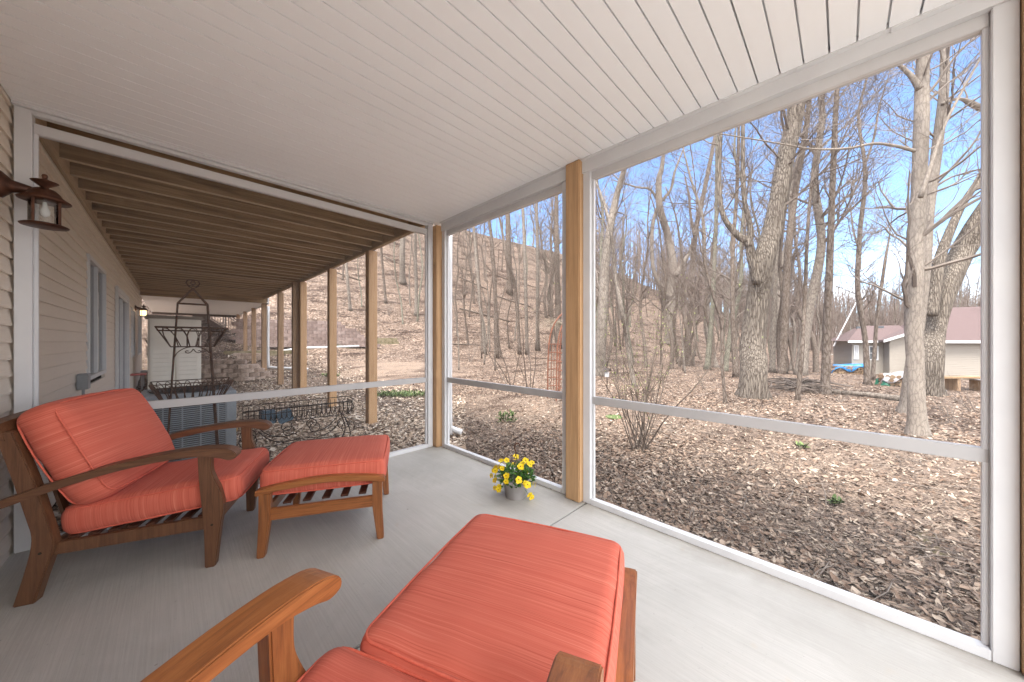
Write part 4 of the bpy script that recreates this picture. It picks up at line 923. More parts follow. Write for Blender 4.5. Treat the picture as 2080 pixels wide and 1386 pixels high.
named_tree('straight brown trunk directly behind the big oak',[(1588,758,16),(1592,680,15),(1597,580,14),(1604,480,13),(1614,401,12),(1640,240,9)],M['bark'],M['twig'],9,ext=5,nb=18,bl=2.8,start=.4)
named_tree('grey trunk in the gap right of the big oak bark',[(1568,756,11),(1572,650,10),(1576,526,9),(1590,380,7),(1600,260,5)],M['bark2'],M['twig2'],10,ext=4,nb=16,bl=2.6,start=.4)
named_tree('greenish straight trunk left of the big oak',[(1436,750,12),(1446,640,9),(1452,520,8),(1455,422,7),(1456,300,6)],M['bark3'],M['twig2'],11,ext=4,nb=16,bl=2.4,start=.4)
named_tree('slanted brown trunk leaning right in the middle of the wide screen',[(1386,740,14),(1400,660,12),(1405,560,11),(1414,464,10),(1428,400,9),(1453,275,7)],M['bark'],M['twig'],12,limbs=[[(1410,480,6),(1402,430,5),(1400,400,5),(1397,385,4)]],ext=4,nb=20,bl=2.6,start=.4)
named_tree('old hollow tree with a forked crown left of centre',[(1362,700,24),(1361,640,18),(1363,590,20),(1368,545,18),(1357,480,15),(1341,425,14),(1338,370,12),(1345,335,9)],M['bark2'],M['twig'],13,
  limbs=[[(1358,605,12),(1332,562,9),(1324,518,8),(1325,464,8),(1336,420,7),(1362,385,6),(1370,350,5),(1385,310,3)],[(1372,560,12),(1393,525,9),(1405,500,8),(1420,440,6)],[(1342,420,7),(1322,385,5),(1295,380,4),(1268,372,3)]],ext=4,nb=24,bl=2.6,start=.45,flare=1.3)
named_tree('big pale trunk hard against the left jamb of the wide screen',[(1218,762,24),(1222,680,22),(1228,560,20),(1238,470,17),(1252,400,14),(1270,335,11)],M['bark2'],M['twig2'],14,ext=4,nb=16,bl=2.2,start=.4)
named_tree('thin leaning pale stem behind the budding shrub',[(1289,785,10),(1274,694,9),(1263,631,9),(1250,560,8),(1240,464,7),(1222,400,6)],M['bark2'],M['twig2'],15,ext=3,nb=14,bl=1.8,start=.4)
named_tree('spindly dark sapling just left of the oak foot',[(1474,818,7),(1467,740,6),(1466,660,6),(1445,590,5),(1430,530,4),(1418,470,3)],M['bark'],M['twig'],16,ext=2,nb=18,bl=1.6,start=.25)
named_tree('straight speckled trunk between the sapling and the oak',[(1494,766,10),(1488,631,9),(1489,505,8),(1496,400,7),(1500,300,6)],M['bark'],M['twig2'],17,ext=4,nb=16,bl=2.2,start=.4)
LP=[('leftmost slender trunk in the left screen, leaning left',[(986,719,8),(974,600,7),(963,471,6)],'bark2'),
('second slender trunk in the left screen with dark knots',[(1010,727,9),(1006,600,8),(998,480,7),(992,440,5)],'bark'),
('crooked trunk left of the middle in the left screen',[(1056,719,7),(1047,590,7),(1030,525,7),(1020,470,5)],'bark'),
('straight slim trunk at the middle of the left screen',[(1071,719,7),(1067,560,7),(1062,423,6)],'bark2'),
('straight grey trunk just left of the rusty arbor',[(1092,712,8),(1092,520,7),(1090,420,6)],'bark2'),
('stout trunk high on the slope in the left screen',[(1036,598,13),(1033,500,12),(1031,430,10)],'bark'),
('thick double trunk above the fountain grass in the left screen',[(1136,706,14),(1133,600,12),(1131,500,11),(1130,415,9)],'bark'),
('leaning trunk against the middle tan post in the left screen',[(1151,722,12),(1147,600,10),(1156,500,9),(1162,420,8)],'bark2'),
('pale trunk seen through the posts left of the corner',[(846,640,8),(845,560,7),(843,470,6)],'bark2'),
('thick pale trunk high on the hill left of the corner post',[(818,575,13),(817,520,12),(819,440,10)],'bark2'),
('slim trunk between the nearest deck post and the corner post',[(784,615,6),(778,550,5),(772,470,5)],'bark'),
('trunk in the gap between the first two deck posts',[(712,630,7),(706,570,6),(700,500,5)],'bark2')]
for i,(lb,pa,bk) in enumerate(LP):
    named_tree(lb,pa,M[bk],M['twig2' if i%2 else 'twig'],40+i,ext=7,nb=12,bl=3.0,start=.45,sides=8,maxl=2,split=(4,7))
# shared variants for the wood behind
SEG=.6
def variant(seed,h,r,bark,twig,lean,nb,bl,wig):
    rg=random.Random(seed); path=[]; x=y=0
    for i in range(7):
        path.append((x,y,h*i/6-.15,r*(1-.8*i/6)+.01)); x+=rg.gauss(0,.22)*h/12+lean*h/6; y+=rg.gauss(0,.22)*h/12
    t=empty('bare_tree',(0,0,-500),0); mb=MB(); P3,rs=trunk_mesh(mb,path,7,1.4,rg)
    cb=MB(); n=len(P3)
    for _ in range(nb):
        i=rg.randint(int(n*.32),n-2); ax=(Vector(P3[i+1])-Vector(P3[i])).normalized(); sd=ax.orthogonal().normalized(); sd.rotate(Matrix.Rotation(rg.uniform(0,2*PI),3,ax))
        grow(cb,Vector(P3[i]),(ax*rg.uniform(.4,1.3)+sd),bl*rg.uniform(.5,1.2)*(1.1-.5*i/n),max(.012,min(rs[i]*.5,.06)),0,rg,.16,wig,(4,6),2,.005,(.4,.9))
    mb.build('trunk',bark,t,smooth=True); cb.build('crown',twig,t); return t
SEG=.6
V=[variant(100,15,.16,M['bark2'],M['twig2'],.0,26,3.2,.25),variant(101,18,.20,M['bark'],M['twig'],.03,28,3.8,.25),variant(102,12,.10,M['bark'],M['twig'],-.03,24,2.6,.3),variant(103,16,.14,M['bark3'],M['twig2'],.02,24,3.4,.25),variant(104,20,.24,M['bark2'],M['twig'],-.02,30,4.2,.28),variant(105,9,.06,M['bark'],M['redtwig'],.04,26,2.2,.25),variant(106,14,.12,M['bark'],M['redtwig'],.0,30,3.0,.22)]
def put(v,x,y,s,rz,label,group):
    r=v.copy(); col.objects.link(r); r.location=(x,y,gz(x,y)); r.rotation_euler=(rnd.gauss(0,.04),rnd.gauss(0,.04),rz); r.scale=(s,s,s); tag(r,label,'tree',group)
    for ch in v.children: c=ch.copy(); col.objects.link(c); c.parent=r
cnt=0; rg=random.Random(55); placed=[]
V+= [variant(110,15,.085,M['bark2'],M['twig2'],.01,22,2.8,.22),variant(111,17,.11,M['bark'],M['twig'],-.02,24,3.2,.22),variant(112,13,.07,M['bark3'],M['twig2'],.02,20,2.4,.25)]
while cnt<225:
    hl=cnt<95; px=rg.uniform(560,1240) if hl else rg.uniform(1180,2030); D=15*(85/15)**(rg.random()**.8); p=P(px,692,D)
    if p.y<2 and p.x<9: continue
    if p.x<4 and p.y<27: continue
    if hl and D<25: continue
    if px>1660 and D<(36 if px>1730 else 24): continue
    if any((p.x-a)**2+(p.y-b)**2<1.6 for a,b in placed): continue
    placed.append((p.x,p.y)); hillside=(.1*p.x+.99*p.y)>21
    lb='slender bare tree among many standing on the leaf covered hillside' if hillside else 'slender bare tree in the wood behind the nearer trunks'
    put(V[7+rg.randrange(3) if hl and rg.random()<.8 else rg.randrange(7)],p.x,p.y,rg.uniform(.58,.98),rg.uniform(0,6.28),lb,'bare trees on the hillside' if hillside else 'bare trees in the wood'); cnt+=1
for t in V:
    for ch in list(t.children): bpy.data.objects.remove(ch)
    bpy.data.objects.remove(t)
# far off wood (one mass)
mb=MB(); rg=random.Random(77)
for i in range(2100):
    px=rg.uniform(1150,2300); D=rg.uniform(75,150); p=P(px,692,D); z0=gz(p.x,p.y); h=rg.uniform(11,22)
    if z0>19: continue
    q=Vector((p.x,p.y,z0-.3)); mb.tube([q,q+Vector((rg.uniform(-.6,.6),rg.uniform(-.6,.6),h*.6)),q+Vector((rg.uniform(-1,1),rg.uniform(-1,1),h))],[.14,.09,.02],4,cap=False)
    for _ in range(16):
        t=rg.uniform(.25,.95); b=q+Vector((0,0,h*t)); a=rg.uniform(0,6.28); l=rg.uniform(1,3.2)*(1.15-t*.6); e=b+Vector((math.cos(a)*l*.7,math.sin(a)*l*.7,l*.75)); mb.tube([b,b.lerp(e,.5)+Vector((0,0,-.1)),e],[.04,.028,.012],3,cap=False)
        for _ in range(2): a2=rg.uniform(0,6.28); e2=b.lerp(e,.6); mb.tube([e2,e2+Vector((math.cos(a2)*.9,math.sin(a2)*.9,rg.uniform(.3,1.2)))],[.02,.01],3,cap=False)
tag(mb.build('far_wood',M['redtwig']),'far off reddish brown bare wood beyond the neighbour house','wood',kind='stuff')
# underbrush thin saplings (countable only roughly): individual slim saplings near hill foot
for i in range(26):
    px=rg.uniform(930,1660); py=rg.uniform(700,760); p,D=gray(px,py)
    if D>60: continue
    h=rg.uniform(120,300)
    named_tree('thin bare sapling in the undergrowth at the foot of the hill',[(px,py,4),(px+rg.uniform(-8,8),py-h*.5,3),(px+rg.uniform(-20,20),py-h,1.6)],M['bark' if i%2 else 'bark2'],M['twig' if i%2 else 'twig2'],200+i,ext=1,nb=9,bl=1.3,start=.25,sides=5,maxl=2,name='sapling',cat='sapling',group='thin saplings in the undergrowth',split=(3,5),flare=1)
# ================================================================== SHRUBS & SMALL PLANTS
SEG=.25
def shrub(px,py,n,hh,spread,mat,label,seed,buds=None,name='shrub',r0=.011,arch=.0,D_=None,maxl=2,sub=(2,4)):
    rg=random.Random(seed); p,D=gray(px,py); t=empty(name,(p.x,p.y,p.z),0,label,'shrub'); mb=MB(); bd=MB()
    for _ in range(n):
        a=rg.uniform(0,6.28); s=rg.uniform(.15,1)*spread; h=hh*rg.uniform(.6,1)
        o=Vector((rg.uniform(-.08,.08),rg.uniform(-.08,.08),-.03)); d=Vector((math.cos(a)*s,math.sin(a)*s,1)).normalized()
        grow(mb,o,d,h,r0*rg.uniform(.6,1.1),0,rg,.10-arch,.2,sub,maxl,.0016,(.3,.7))
    mb.build('stems',mat,t)
    if buds:
        vs=mb.v; 
        for _ in range(buds):
            v=Vector(vs[rg.randrange(len(vs))])
            if v.z<hh*.25: continue
            leafq(bd,v,Vector((rg.uniform(-1,1),rg.uniform(-1,1),rg.uniform(-.2,1))),.022,.010,Vector((0,0,1)))
        bd.build('buds',M['bud'],t)
    return t
shrub(1300,915,19,1.9,.80,M['twig'],'budding multi stemmed shrub just outside the wide screen',31,buds=900)
for i,(a,b) in enumerate(((1075,800),(1040,790))):
    shrub(a,b,4,3.0,.9,M['twig'],['arching dark bare shrub in the left screen beside the mound','leaning bare shrub with long stems left of the arching one'][i],33+i,r0=.018,maxl=1,sub=(2,3))
for i,(a,b,n_,h_) in enumerate(((1255,770,8,1.3),(1380,745,8,1.6),(1430,790,6,.8),(1180,745,8,1.5),(955,735,7,1.4),(1540,830,5,.5),(1700,815,6,.5),(1800,850,6,.45),(1930,860,7,.5),(1975,835,7,.7),(1500,870,5,.5),(1330,820,6,.9),(790,640,7,1.6),(700,620,7,1.4),(1640,760,7,1.3),(1720,690,8,2.5))):
    t_=shrub(a,b,n_,h_,.8,M['twig' if i%2 else 'twig2'],'scraggly bare shrub stems sticking up from the leaf litter',330+i,r0=.007*h_+.003,maxl=2,sub=(2,3)); t_['group']='bare scraggly shrubs in the leaf litter'
# fountain grass / weeping shrub
p,D=gray(1150,735); t=empty('weeping_shrub',(p.x,p.y,p.z),0,'pale straw coloured weeping shrub spreading over the rusty arbor','shrub'); rg=random.Random(12); mb=MB()
for _ in range(210):
    a=rg.uniform(0,6.28); l=rg.uniform(.35,1.9); pts=[]; 
    for k in range(6): s=k/5; pts.append((math.cos(a)*l*s*1.15,math.sin(a)*l*s*1.15,1.5+.75*math.sin(s*PI*.62)*l*.6-.9*s*s*l*.5+rg.uniform(-.02,.02)))
    mb.tube(pts,[.007,.006,.005,.004,.003,.002],3,cap=False)
t.scale=(1.25,1.25,1.45); mb.build('fronds',M['straw'],t); mb=MB(); mb.tube([(0,0,-.1),(.03,0,.8),(0,0,1.6)],[.09,.07,.05],7); mb.build('stem',M['bark'],t)
# rusty arbor
p,D=gray(1130,815); t=empty('garden_arbor',(p.x,p.y,p.z),AA*-1+.35,'rusty metal garden arbor with lattice sides in the left screen','arbor')
for s in(0,1):
    mb=MB(); yy=s*.45
    for x in(0,.30):
        mb.tube(catmull([(x,yy,0),(x+.02,yy,1.0),(x+.10,yy,1.6),(x+.35-.2*(x>0)*.3,yy,2.0-.15*(x>0)),(x+.75,yy,2.2-.25*(x>0))],5),.019,6)
    for k in range(7): z=.1+k*.2; mb.tube([(0.01,yy,z),(.31,yy,z)],.012,5)
    for x in(.09,.16,.23): mb.tube([(x,yy,.1),(x+.02,yy,1.3)],.009,4)
    mb.build('side_trellis',M['rust'],t)
# stone bench
p,D=gray(1150,795); t=empty('stone_bench',(p.x+.5,p.y,p.z),.3,'grey stone bench beside the rusty arbor','bench')
mb=MB(); mb.box((-.45,-.2,.38),(.45,.2,.46)); mb.build('seat',M['stone'],t,bevel=.02)
for s in(-1,1): mb=MB(); mb.box((s*.28-.07,-.15,0),(s*.28+.07,.15,.379)); mb.build('leg',M['stone'],t,bevel=.02)
def cover(px,py,rx,ry,n,label,seed,mat='moss',h=.10,name='ground_cover'):
    rg=random.Random(seed); p,D=gray(px,py); mb=MB()
    for _ in range(n):
        a=rg.uniform(0,6.28); r=math.sqrt(rg.random())*(.6+.4*rg.random()); x=p.x+rx*r*math.cos(a)*.7+ry*r*math.sin(a)*.7; y=p.y-rx*r*math.cos(a)*.7+ry*r*math.sin(a)*.7
        leafq(mb,Vector((x,y,gz(x,y)+rg.uniform(.01,h))),Vector((rg.uniform(-1,1),rg.uniform(-1,1),rg.uniform(.0,1.2))),rg.uniform(.04,.09),rg.uniform(.02,.04),Vector((0,0,1)))
    o=mb.build(name,M[mat]); tag(o,label,'ground cover')
cover(815,805,.95,.4,900,'glossy green ground cover patch right of the nearest deck post',61)
cover(1030,858,.18,.08,110,'small tuft of young green blades in the left screen',62,h=.16)
cover(1700,1025,.06,.03,26,'tiny green weed on the mulch in the wide screen',63,h=.02,name='green_weed')
cover(1630,910,.08,.04,24,'small green weed on bare soil below the middle rail',64,h=.03,name='green_weed')
cover(690,705,.6,.2,200,'green clump growing at the foot of the pink wall',65)
cover(672,765,.4,.15,160,'green sprigs in the leaves behind the second deck post',66)
mb=MB(); p,D=gray(1247,848); mb.lathe([(0,0),(.13,0),(.15,.02),(.14,.025),(0,.012)],tuple(p)); tag(mb.build('plastic_dish',M['moss'],smooth=True),'pale green plastic dish lying behind the budding shrub','dish')
# hillside fallen logs
for i,(px,py,l,r,az) in enumerate(((985,640,5,.10,.1),(1040,612,4.5,.10,-.05),(1075,580,3,.08,.2),(960,575,4,.09,.05),(1010,560,4,.10,.15),(950,700,3,.05,.4),(1290,600,3.5,.10,.1),(1250,625,3,.08,.05),(700,560,3,.08,.1),(800,530,3,.09,-.1),(1110,640,3,.08,.1),(930,540,3.5,.09,0),(1130,560,3,.09,.1))):
    p,D=gray(px,py); d=Vector((math.cos(-.78+az),math.sin(-.78+az),0)); a=p-d*l/2; b=p+d*l/2; q=[(v.x,v.y,gz(v.x,v.y)+r*.7) for v in (a,p,b)]
    mb=MB(); mb.tube(q,[r,r*.9,r*.5],7); tag(mb.build('fallen_log',M['bark'],smooth=True),'dark rotting log lying across the leafy hillside','log','fallen logs on the hillside')
# fallen branch near the tarps
mb=MB(); p0,_=gray(1690,800); p1,_=gray(1835,815); m_=(p0+p1)/2; mb.tube([p0+Vector((0,0,.07)),m_+Vector((0,0,.09)),p1+Vector((0,0,.07))],[.05,.06,.07],8); tag(mb.build('fallen_branch',M['bark2'],smooth=True),'long fallen branch on the leaves left of the nearest maple','branch')
# brush pile
p,D=gray(1590,790); t=MB(); rg=random.Random(5)
for _ in range(110):
    a=rg.uniform(0,PI); l=rg.uniform(.4,1.5); c=p+Vector((rg.gauss(0,.5)+.3,rg.gauss(0,.3)-.3,rg.uniform(.03,.30))); d=Vector((math.cos(a),math.sin(a),rg.uniform(-.12,.15)))*l/2; t.tube([c-d,c+Vector((0,0,.04)),c+d],[.018,.014,.005],4)
tag(t.build('brush_pile',M['twig']),'low brown brush pile right of the big oak foot','brush')
# ================================================================== FIREWOOD & TARPS
def woodpile(px,py,w,d,h,rz,label,seed,tarp=None,tl=None):
    rg=random.Random(seed); p,D=gray(px,py); t=empty('firewood_pile',(p.x,p.y,p.z),rz,label,'firewood'); mb=MB(); z=.07
    while z<h:
        x=-w/2
        while x<w/2:
            r=rg.uniform(.055,.085); mb.tube([(x,-d/2+rg.uniform(-.03,.03),z+rg.uniform(-.01,.01)),(x,d/2,z)],r,6); x+=r*1.95
        z+=.13
    mb.build('logs',M['log'],t)
    if tarp:
        m=MB(); n=14; vs=[]
        for i in range(n+1):
            for j in range(n+1):
                u=i/n*2-1; v=j/n*2-1; zz=h+.03+.03*math.sin(u*7+v*3)+.02*math.sin(v*9)
                ov=max(0,abs(v)-.75)/.25; zz-=ov*h*(.55+.25*math.sin(u*5+seed)); ou=max(0,abs(u)-.92)/.08; zz-=ou*h*.5
                vs.append((u*w/2*1.06,v*d/2*1.12+.03*ov*math.sin(u*12),zz+.10*u))
        m._a(vs,[(i*(n+1)+j,(i+1)*(n+1)+j,(i+1)*(n+1)+j+1,i*(n+1)+j+1) for i in range(n) for j in range(n)])
        o=m.build('tarp',M[tarp],smooth=True,loc=(0,0,0)); o.location=(p.x,p.y,p.z); o.rotation_euler.z=rz; md=o.modifiers.new('t','SOLIDIFY'); md.thickness=.01; tag(o,tl,'tarp')
woodpile(1722,758,1.9,1.1,.72,-AA-.75,'long firewood stack under the bright blue tarp',1,'blue','bright blue tarp draped over the long firewood stack')
woodpile(1783,758,.8,.8,.9,-AA-.8,'dark uncovered firewood stack right of the blue tarp',2)
woodpile(1822,783,.75,.6,.42,-AA-.85,'firewood stack under the white tarp by the maple trunk',3,'whitetarp','crumpled white tarp over firewood left of the nearest maple')
p,D=gray(1800,782); mb=MB()
vs=[];n=8
for i in range(n+1):
    for j in range(n+1):
        u=i/n*2-1;v=j/n*2-1; e=max(abs(u),abs(v)); vs.append((u*.24+.02*math.sin(v*7),v*.2,.34*(1-max(0,e-.6)/.4*.95)+.02*math.sin(u*6+v*5)))
mb._a(vs,[(i*(n+1)+j,(i+1)*(n+1)+j,(i+1)*(n+1)+j+1,i*(n+1)+j+1) for i in range(n) for j in range(n)]); o=mb.build('tarp',M['greentarp'],smooth=True,loc=(0,0,0)); o.location=(p.x,p.y,p.z); o.rotation_euler.z=-AA; tag(o,'dark green tarp bundle in front of the white tarp','tarp')
mb=MB(); mb.tube([P(1693,703,30),P(1742,608,30)],[.06,.04],6); tag(mb.build('leaning_pole',M['whitetarp']),'thin white pole leaning above the blue tarp','pole')
# stones / yellowish bank
rg=random.Random(8); 
for i in range(9):
    p,D=gray(1690+i*10+rg.uniform(-4,4),716+rg.uniform(-4,5)); mb=MB(); s=rg.uniform(.3,.6); mb.lathe([(0.05,0),(s*.8,.05),(s,s*.3),(s*.7,s*.6),(.05,s*.7)],tuple(p),9); tag(mb.build('boulder',M['stone'],smooth=True),'grey boulder in the far row behind the blue tarp','boulder','boulders behind the blue tarp')
# ================================================================== NEIGHBOUR HOUSE
Dn=24.; o0=P(1893,692,Dn); zg=-1.35; NS=1.14
nh=empty('neighbour_house',(o0.x,o0.y,zg),-AA-R(30),'neighbour tan house with red shingle roof beyond the right trunks','house')
nh.scale=(NS,NS,NS); ez=(H-zg)/NS   # eave height above its ground
def lap(mb,x0,x1,y,z0,z1):
    z=z0
    while z<z1-.01:
        mb.prism([(y,z),(y-.02,z+.004),(y-.003,min(z1,z+.11)),(y,min(z1,z+.11))],x0,x1,'x'); z+=.11
mb=MB(); mb.box((0,.02,0),(7.0,7,ez)); lap(mb,-.0,7.0,0.019,0,ez); mb.build('wall',M['neigh'],nh,fixn=True)
mb=MB(); pk=2.3
mb._a([(-.4,-.35,ez),(7.4,-.35,ez),(7.4,7.3,ez),(-.4,7.3,ez),(1.5,3.6,ez+pk),(5.8,3.6,ez+pk)],[(0,1,5,4),(1,2,5),(2,3,4,5),(3,0,4),(3,2,1,0)]); rf=mb.build('roof',M['shingle'],nh)
mb=MB(); mb.box((-.42,-.42,ez-.13),(7.42,-.36,ez+.03)); mb.build('gutter',M['white'],nh)
mb=MB(); mb.tube([(.15,-.1,ez-.1),(.15,-.08,.2)],.05,6); mb.build('downspout',M['white'],nh)
# wing, set back and left
mb=MB(); wx0=-3.2; wy=1.7; mb.box((wx0,wy,0),(-.0,wy+4,ez)); lap(mb,wx0,0,wy-.001,0,ez); mb.build('wall',M['neigh'],nh,fixn=True)
mb=MB(); gx0=-1.6; mb.box((gx0,wy-.9,0),(-.02,wy-.03,ez)); lap(mb,gx0,-.02,wy-.901,0,ez); mb._a([(gx0,wy-.9,ez),(-.02,wy-.9,ez),(-.02,wy-.9,ez+.75),(gx0,wy-.8,ez),(-.02,wy-.8,ez),(-.02,wy-.8,ez+.75)],[(0,1,2),(5,4,3),(0,3,4,1),(1,4,5,2),(2,5,3,0)]); mb.build('wall',M['neigh'],nh,fixn=True)
mb=MB(); mb._a([(wx0-.3,wy-.4,ez),(.0,wy-.4,ez),(.0,wy+2.4,ez+1.15),(wx0+1.1,wy+2.4,ez+1.15),(wx0-.3,wy+4.2,ez),(0,wy+4.2,ez)],[(0,1,2,3),(3,2,5,4),(0,3,4),(0,4,5,1)]); mb.build('roof',M['shingle'],nh)
mb=MB(); mb._a([(gx0-.35,wy-1.2,ez-.06),(.0,wy-1.2,ez+.80),(.0,wy+1.6,ez+.80),(gx0-.35,wy+1.6,ez-.06),(gx0-.35,wy-1.2,ez+.06),(.0,wy-1.2,ez+.92),(.0,wy+1.6,ez+.92),(gx0-.35,wy+1.6,ez+.06)],[(3,2,1,0),(4,5,6,7),(0,1,5,4),(1,2,6,5),(2,3,7,6),(3,0,4,7)]); mb.build('roof',M['shingle'],nh,fixn=True)
mb=MB(); mb._a([(gx0-.38,wy-1.25,ez-.10),(.0,wy-1.25,ez+.76),(.0,wy-1.25,ez+.93),(gx0-.38,wy-1.25,ez+.07),(gx0-.38,wy-1.21,ez-.10),(.0,wy-1.21,ez+.76),(.0,wy-1.21,ez+.93),(gx0-.38,wy-1.21,ez+.07)],[(0,1,2,3),(7,6,5,4),(0,4,5,1),(2,6,7,3),(3,7,4,0),(1,5,6,2)]); mb.box((wx0-.32,wy-.46,ez-.12),(gx0-.4,wy-.41,ez+.03)); mb.build('trim',M['white'],nh,fixn=True)
for (x,w,h0,h1) in((-2.35,.5,ez-1.35,ez-.35),(-3.1,.25,ez-1.3,ez-.3)):
    mb=MB(); yy=wy-.06; mb.box((x,yy,h0),(x+.07,yy+.04,h1)); mb.box((x+w-.07,yy,h0),(x+w,yy+.04,h1)); mb.box((x+.07,yy,h0),(x+w-.07,yy+.04,h0+.07)); mb.box((x+.07,yy,h1-.07),(x+w-.07,yy+.04,h1)); mb.box((x+w/2-.025,yy+.005,h0+.07),(x+w/2+.025,yy+.04,h1-.07)); mb.box((x+.07,yy+.008,(h0+h1)/2-.02),(x+w/2-.025,yy+.038,(h0+h1)/2+.02)); f=mb.build('window',M['white'],nh)
    g_=MB(); g_.box((x+.07,yy+.041,h0+.07),(x+w-.07,yy+.045,h1-.07)); g_.build('pane',M['acdark'],f)
for (x,z) in((-2.4,1.0),(-1.3,1.0)): mb=MB(); mb.box((x,wy+1.9,ez+.93),(x+.35,wy+2.1,ez+1.10)); mb.build('roof_vent',M['acdark'],nh)
mb=MB(); mb.tube([(3.6,2.9,ez+2.05),(3.6,2.9,ez+2.6)],.12,8); mb.build('roof_vent',M['acdark'],nh)
# low deck and clutter in front of the neighbour house
pd,D=gray(1935,792); t=empty('garden_bench',(pd.x,pd.y,pd.z),-AA,'low weathered bench and planks in front of the neighbour wall','bench')
mb=MB(); mb.box((-.9,-.2,.40),(.9,.2,.45)); mb.build('seat',M['lumber'],t)
for x in(-.8,0,.8): mb=MB(); mb.box((x-.05,-.16,0),(x+.05,.16,.399)); mb.build('leg',M['lumber_z'],t)
mb=MB(); q=pd+Vector((RV[0]*1.0,RV[1]*1.0,0)); 
for k in range(4): mb.box((-.7,-.25+k*.13,.50+k*.002),(.7,-.14+k*.13,.53+k*.002),None)
o=mb.build('white_planks',M['whitetarp'],loc=(0,0,0)); o.location=(pd.x+RV[0]*1.2,pd.y+RV[1]*1.2,pd.z-.15); o.rotation_euler.z=-AA+.2; tag(o,'pale planks resting near the right of the low bench','planks')
o=None
mb=MB(); mb.lathe([(0,0),(.16,0),(.18,.12),(.10,.3),(0,.32)],(0,0,0),10); o=mb.build('white_bag',M['whitetarp'],smooth=True,loc=(0,0,0)); p,D=gray(1903,800); o.location=p; tag(o,'small white sack at the foot of the leaning oak','sack')
# house at far left of the wood? white hanging feeder near shrub
p,D=gray(1233,800); t=empty('bird_feeder',(p.x,p.y,p.z),0,'small white bird feeder on a thin pole behind the shrub','bird feeder')
mb=MB(); mb.tube([(0,0,0),(0,0,.9)],.01,6); mb.build('pole',M['blackiron'],t); mb=MB(); mb.box((-.045,-.045,.46),(.045,.045,.60)); mb.build('box',M['white'],t,bevel=.01); mb=MB(); mb.prism([(-.09,.62),(.09,.62),(0,.70)],-.09,.09); mb.build('roof',M['blackiron'],t,fixn=True)
# ================================================================== WORLD, SUN, CAMERA
SE,SA=R(63),R(276)   # elevation ; azimuth measured clockwise from +Y
w=bpy.data.worlds.new('World'); sc.world=w; w.use_nodes=True; nt=w.node_tree; bg=nt.nodes['Background']
sky=nt.nodes.new('ShaderNodeTexSky'); sky.sky_type='NISHITA'; sky.sun_disc=False; sky.sun_elevation=SE; sky.sun_rotation=SA; sky.air_density=.85; sky.dust_density=.2; sky.ozone_density=4.5
tc=nt.nodes.new('ShaderNodeTexCoord'); sp=nt.nodes.new('ShaderNodeSeparateXYZ'); L(nt,tc.outputs['Generated'],sp.inputs[0])
zz=mth(nt,'ADD',mth(nt,'MAXIMUM',sp.outputs[2],0),.10); cx_=mth(nt,'DIVIDE',sp.outputs[0],zz); cy_=mth(nt,'DIVIDE',sp.outputs[1],zz)
cb=nt.nodes.new('ShaderNodeCombineXYZ'); L(nt,cx_,cb.inputs[0]); L(nt,cy_,cb.inputs[1])
mp=nt.nodes.new('ShaderNodeMapping'); mp.inputs['Rotation'].default_value=(0,0,R(40)); mp.inputs['Scale'].default_value=(.35,1.0,1); mp.inputs['Location'].default_value=(1.3,.4,0); L(nt,cb.outputs[0],mp.inputs[0])
cn=noise(nt,mp.outputs[0],.9,8,.6,.3)
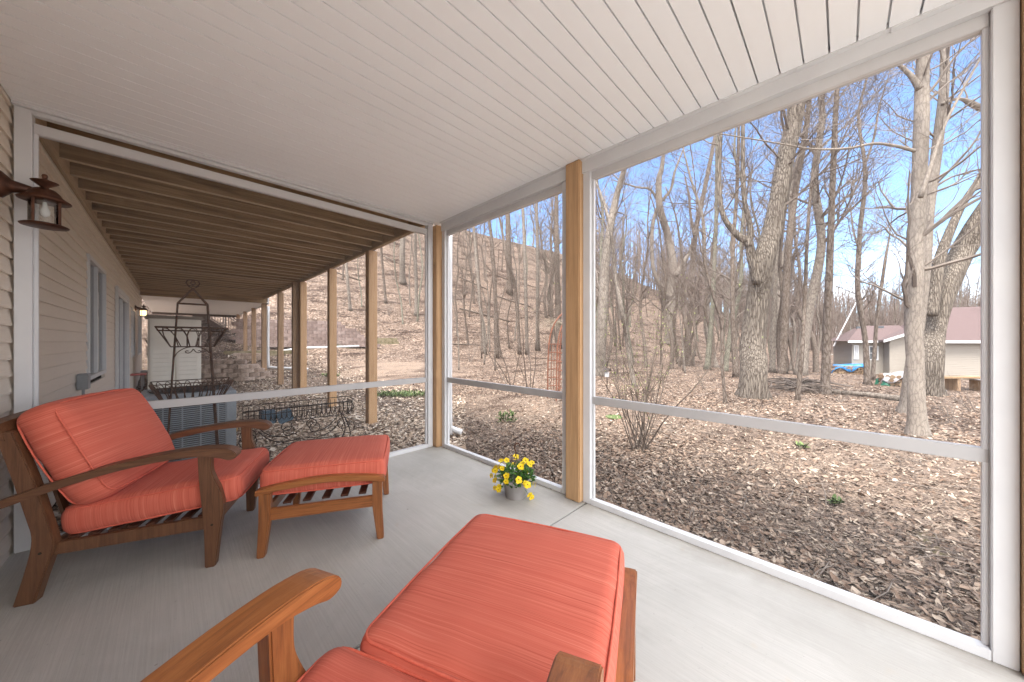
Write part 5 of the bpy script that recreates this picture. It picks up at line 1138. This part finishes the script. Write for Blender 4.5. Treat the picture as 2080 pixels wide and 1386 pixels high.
# more cloud low in the sky and behind the viewer, clear blue higher ahead
dirf=mth(nt,'ADD',mth(nt,'MULTIPLY',sp.outputs[0],-.06),mth(nt,'MULTIPLY',sp.outputs[1],-.30))
bias=mth(nt,'ADD',dirf,mth(nt,'MULTIPLY',mth(nt,'SUBTRACT',.40,sp.outputs[2]),.30))
cf=mth(nt,'ADD',cn,bias)
up_=nt.nodes.new('ShaderNodeMapRange'); up_.interpolation_type='SMOOTHSTEP'; up_.inputs[1].default_value=.62; up_.inputs[2].default_value=.85; up_.inputs[3].default_value=0; up_.inputs[4].default_value=.42; L(nt,sp.outputs[2],up_.inputs[0])
bk=nt.nodes.new('ShaderNodeMapRange'); bk.interpolation_type='SMOOTHSTEP'; bk.inputs[1].default_value=-.1; bk.inputs[2].default_value=-.7; bk.inputs[3].default_value=0; bk.inputs[4].default_value=.35; L(nt,mth(nt,'ADD',mth(nt,'MULTIPLY',sp.outputs[0],DV[0]),mth(nt,'MULTIPLY',sp.outputs[1],DV[1])),bk.inputs[0])
cf=mth(nt,'ADD',cf,mth(nt,'ADD',up_.outputs[0],bk.outputs[0]))  # bright cloud overhead and behind, out of view, added to light the scene softly
cm=ramp(nt,cf,[(.50,(0,0,0)),(.60,(.55,.55,.55)),(.78,(1,1,1))])
cloud_gain=mth(nt,'ADD',mth(nt,'MULTIPLY',mth(nt,'ADD',up_.outputs[0],bk.outputs[0]),2.2),1)
cc=nt.nodes.new('ShaderNodeVectorMath'); cc.operation='SCALE'; cc.inputs[0].default_value=(6.4,6.4,6.5); L(nt,cloud_gain,cc.inputs['Scale'])
mixn=mixc(nt,mth(nt,'MULTIPLY',cm,.92),sky.outputs[0],cc.outputs[0])
L(nt,mixn,bg.inputs[0]); bg.inputs[1].default_value=.085
sl=bpy.data.lights.new('sun','SUN'); sl.energy=1.4; sl.angle=R(20); sl.color=(1,.94,.85); so=bpy.data.objects.new('sun',sl); col.objects.link(so)
sd=Vector((math.sin(SA)*math.cos(SE),math.cos(SA)*math.cos(SE),math.sin(SE))); so.rotation_euler=(-sd).to_track_quat('-Z','Y').to_euler(); so.location=(0,0,30)
cam=bpy.data.cameras.new('camera'); cam.lens=36*F/2080; cam.sensor_width=36; cam.clip_end=2000; cam.clip_start=.02
co=bpy.data.objects.new('camera',cam); col.objects.link(co); co.location=(0,0,H); co.rotation_euler=(R(90),0,-AA); sc.camera=co
sc.render.resolution_x=1024; sc.render.resolution_y=682
sc.view_settings.view_transform='Standard'; sc.view_settings.look='None'; sc.view_settings.exposure=2.68; sc.view_settings.gamma=1
sc.cycles.max_bounces=8; sc.cycles.diffuse_bounces=5; sc.cycles.transparent_max_bounces=16
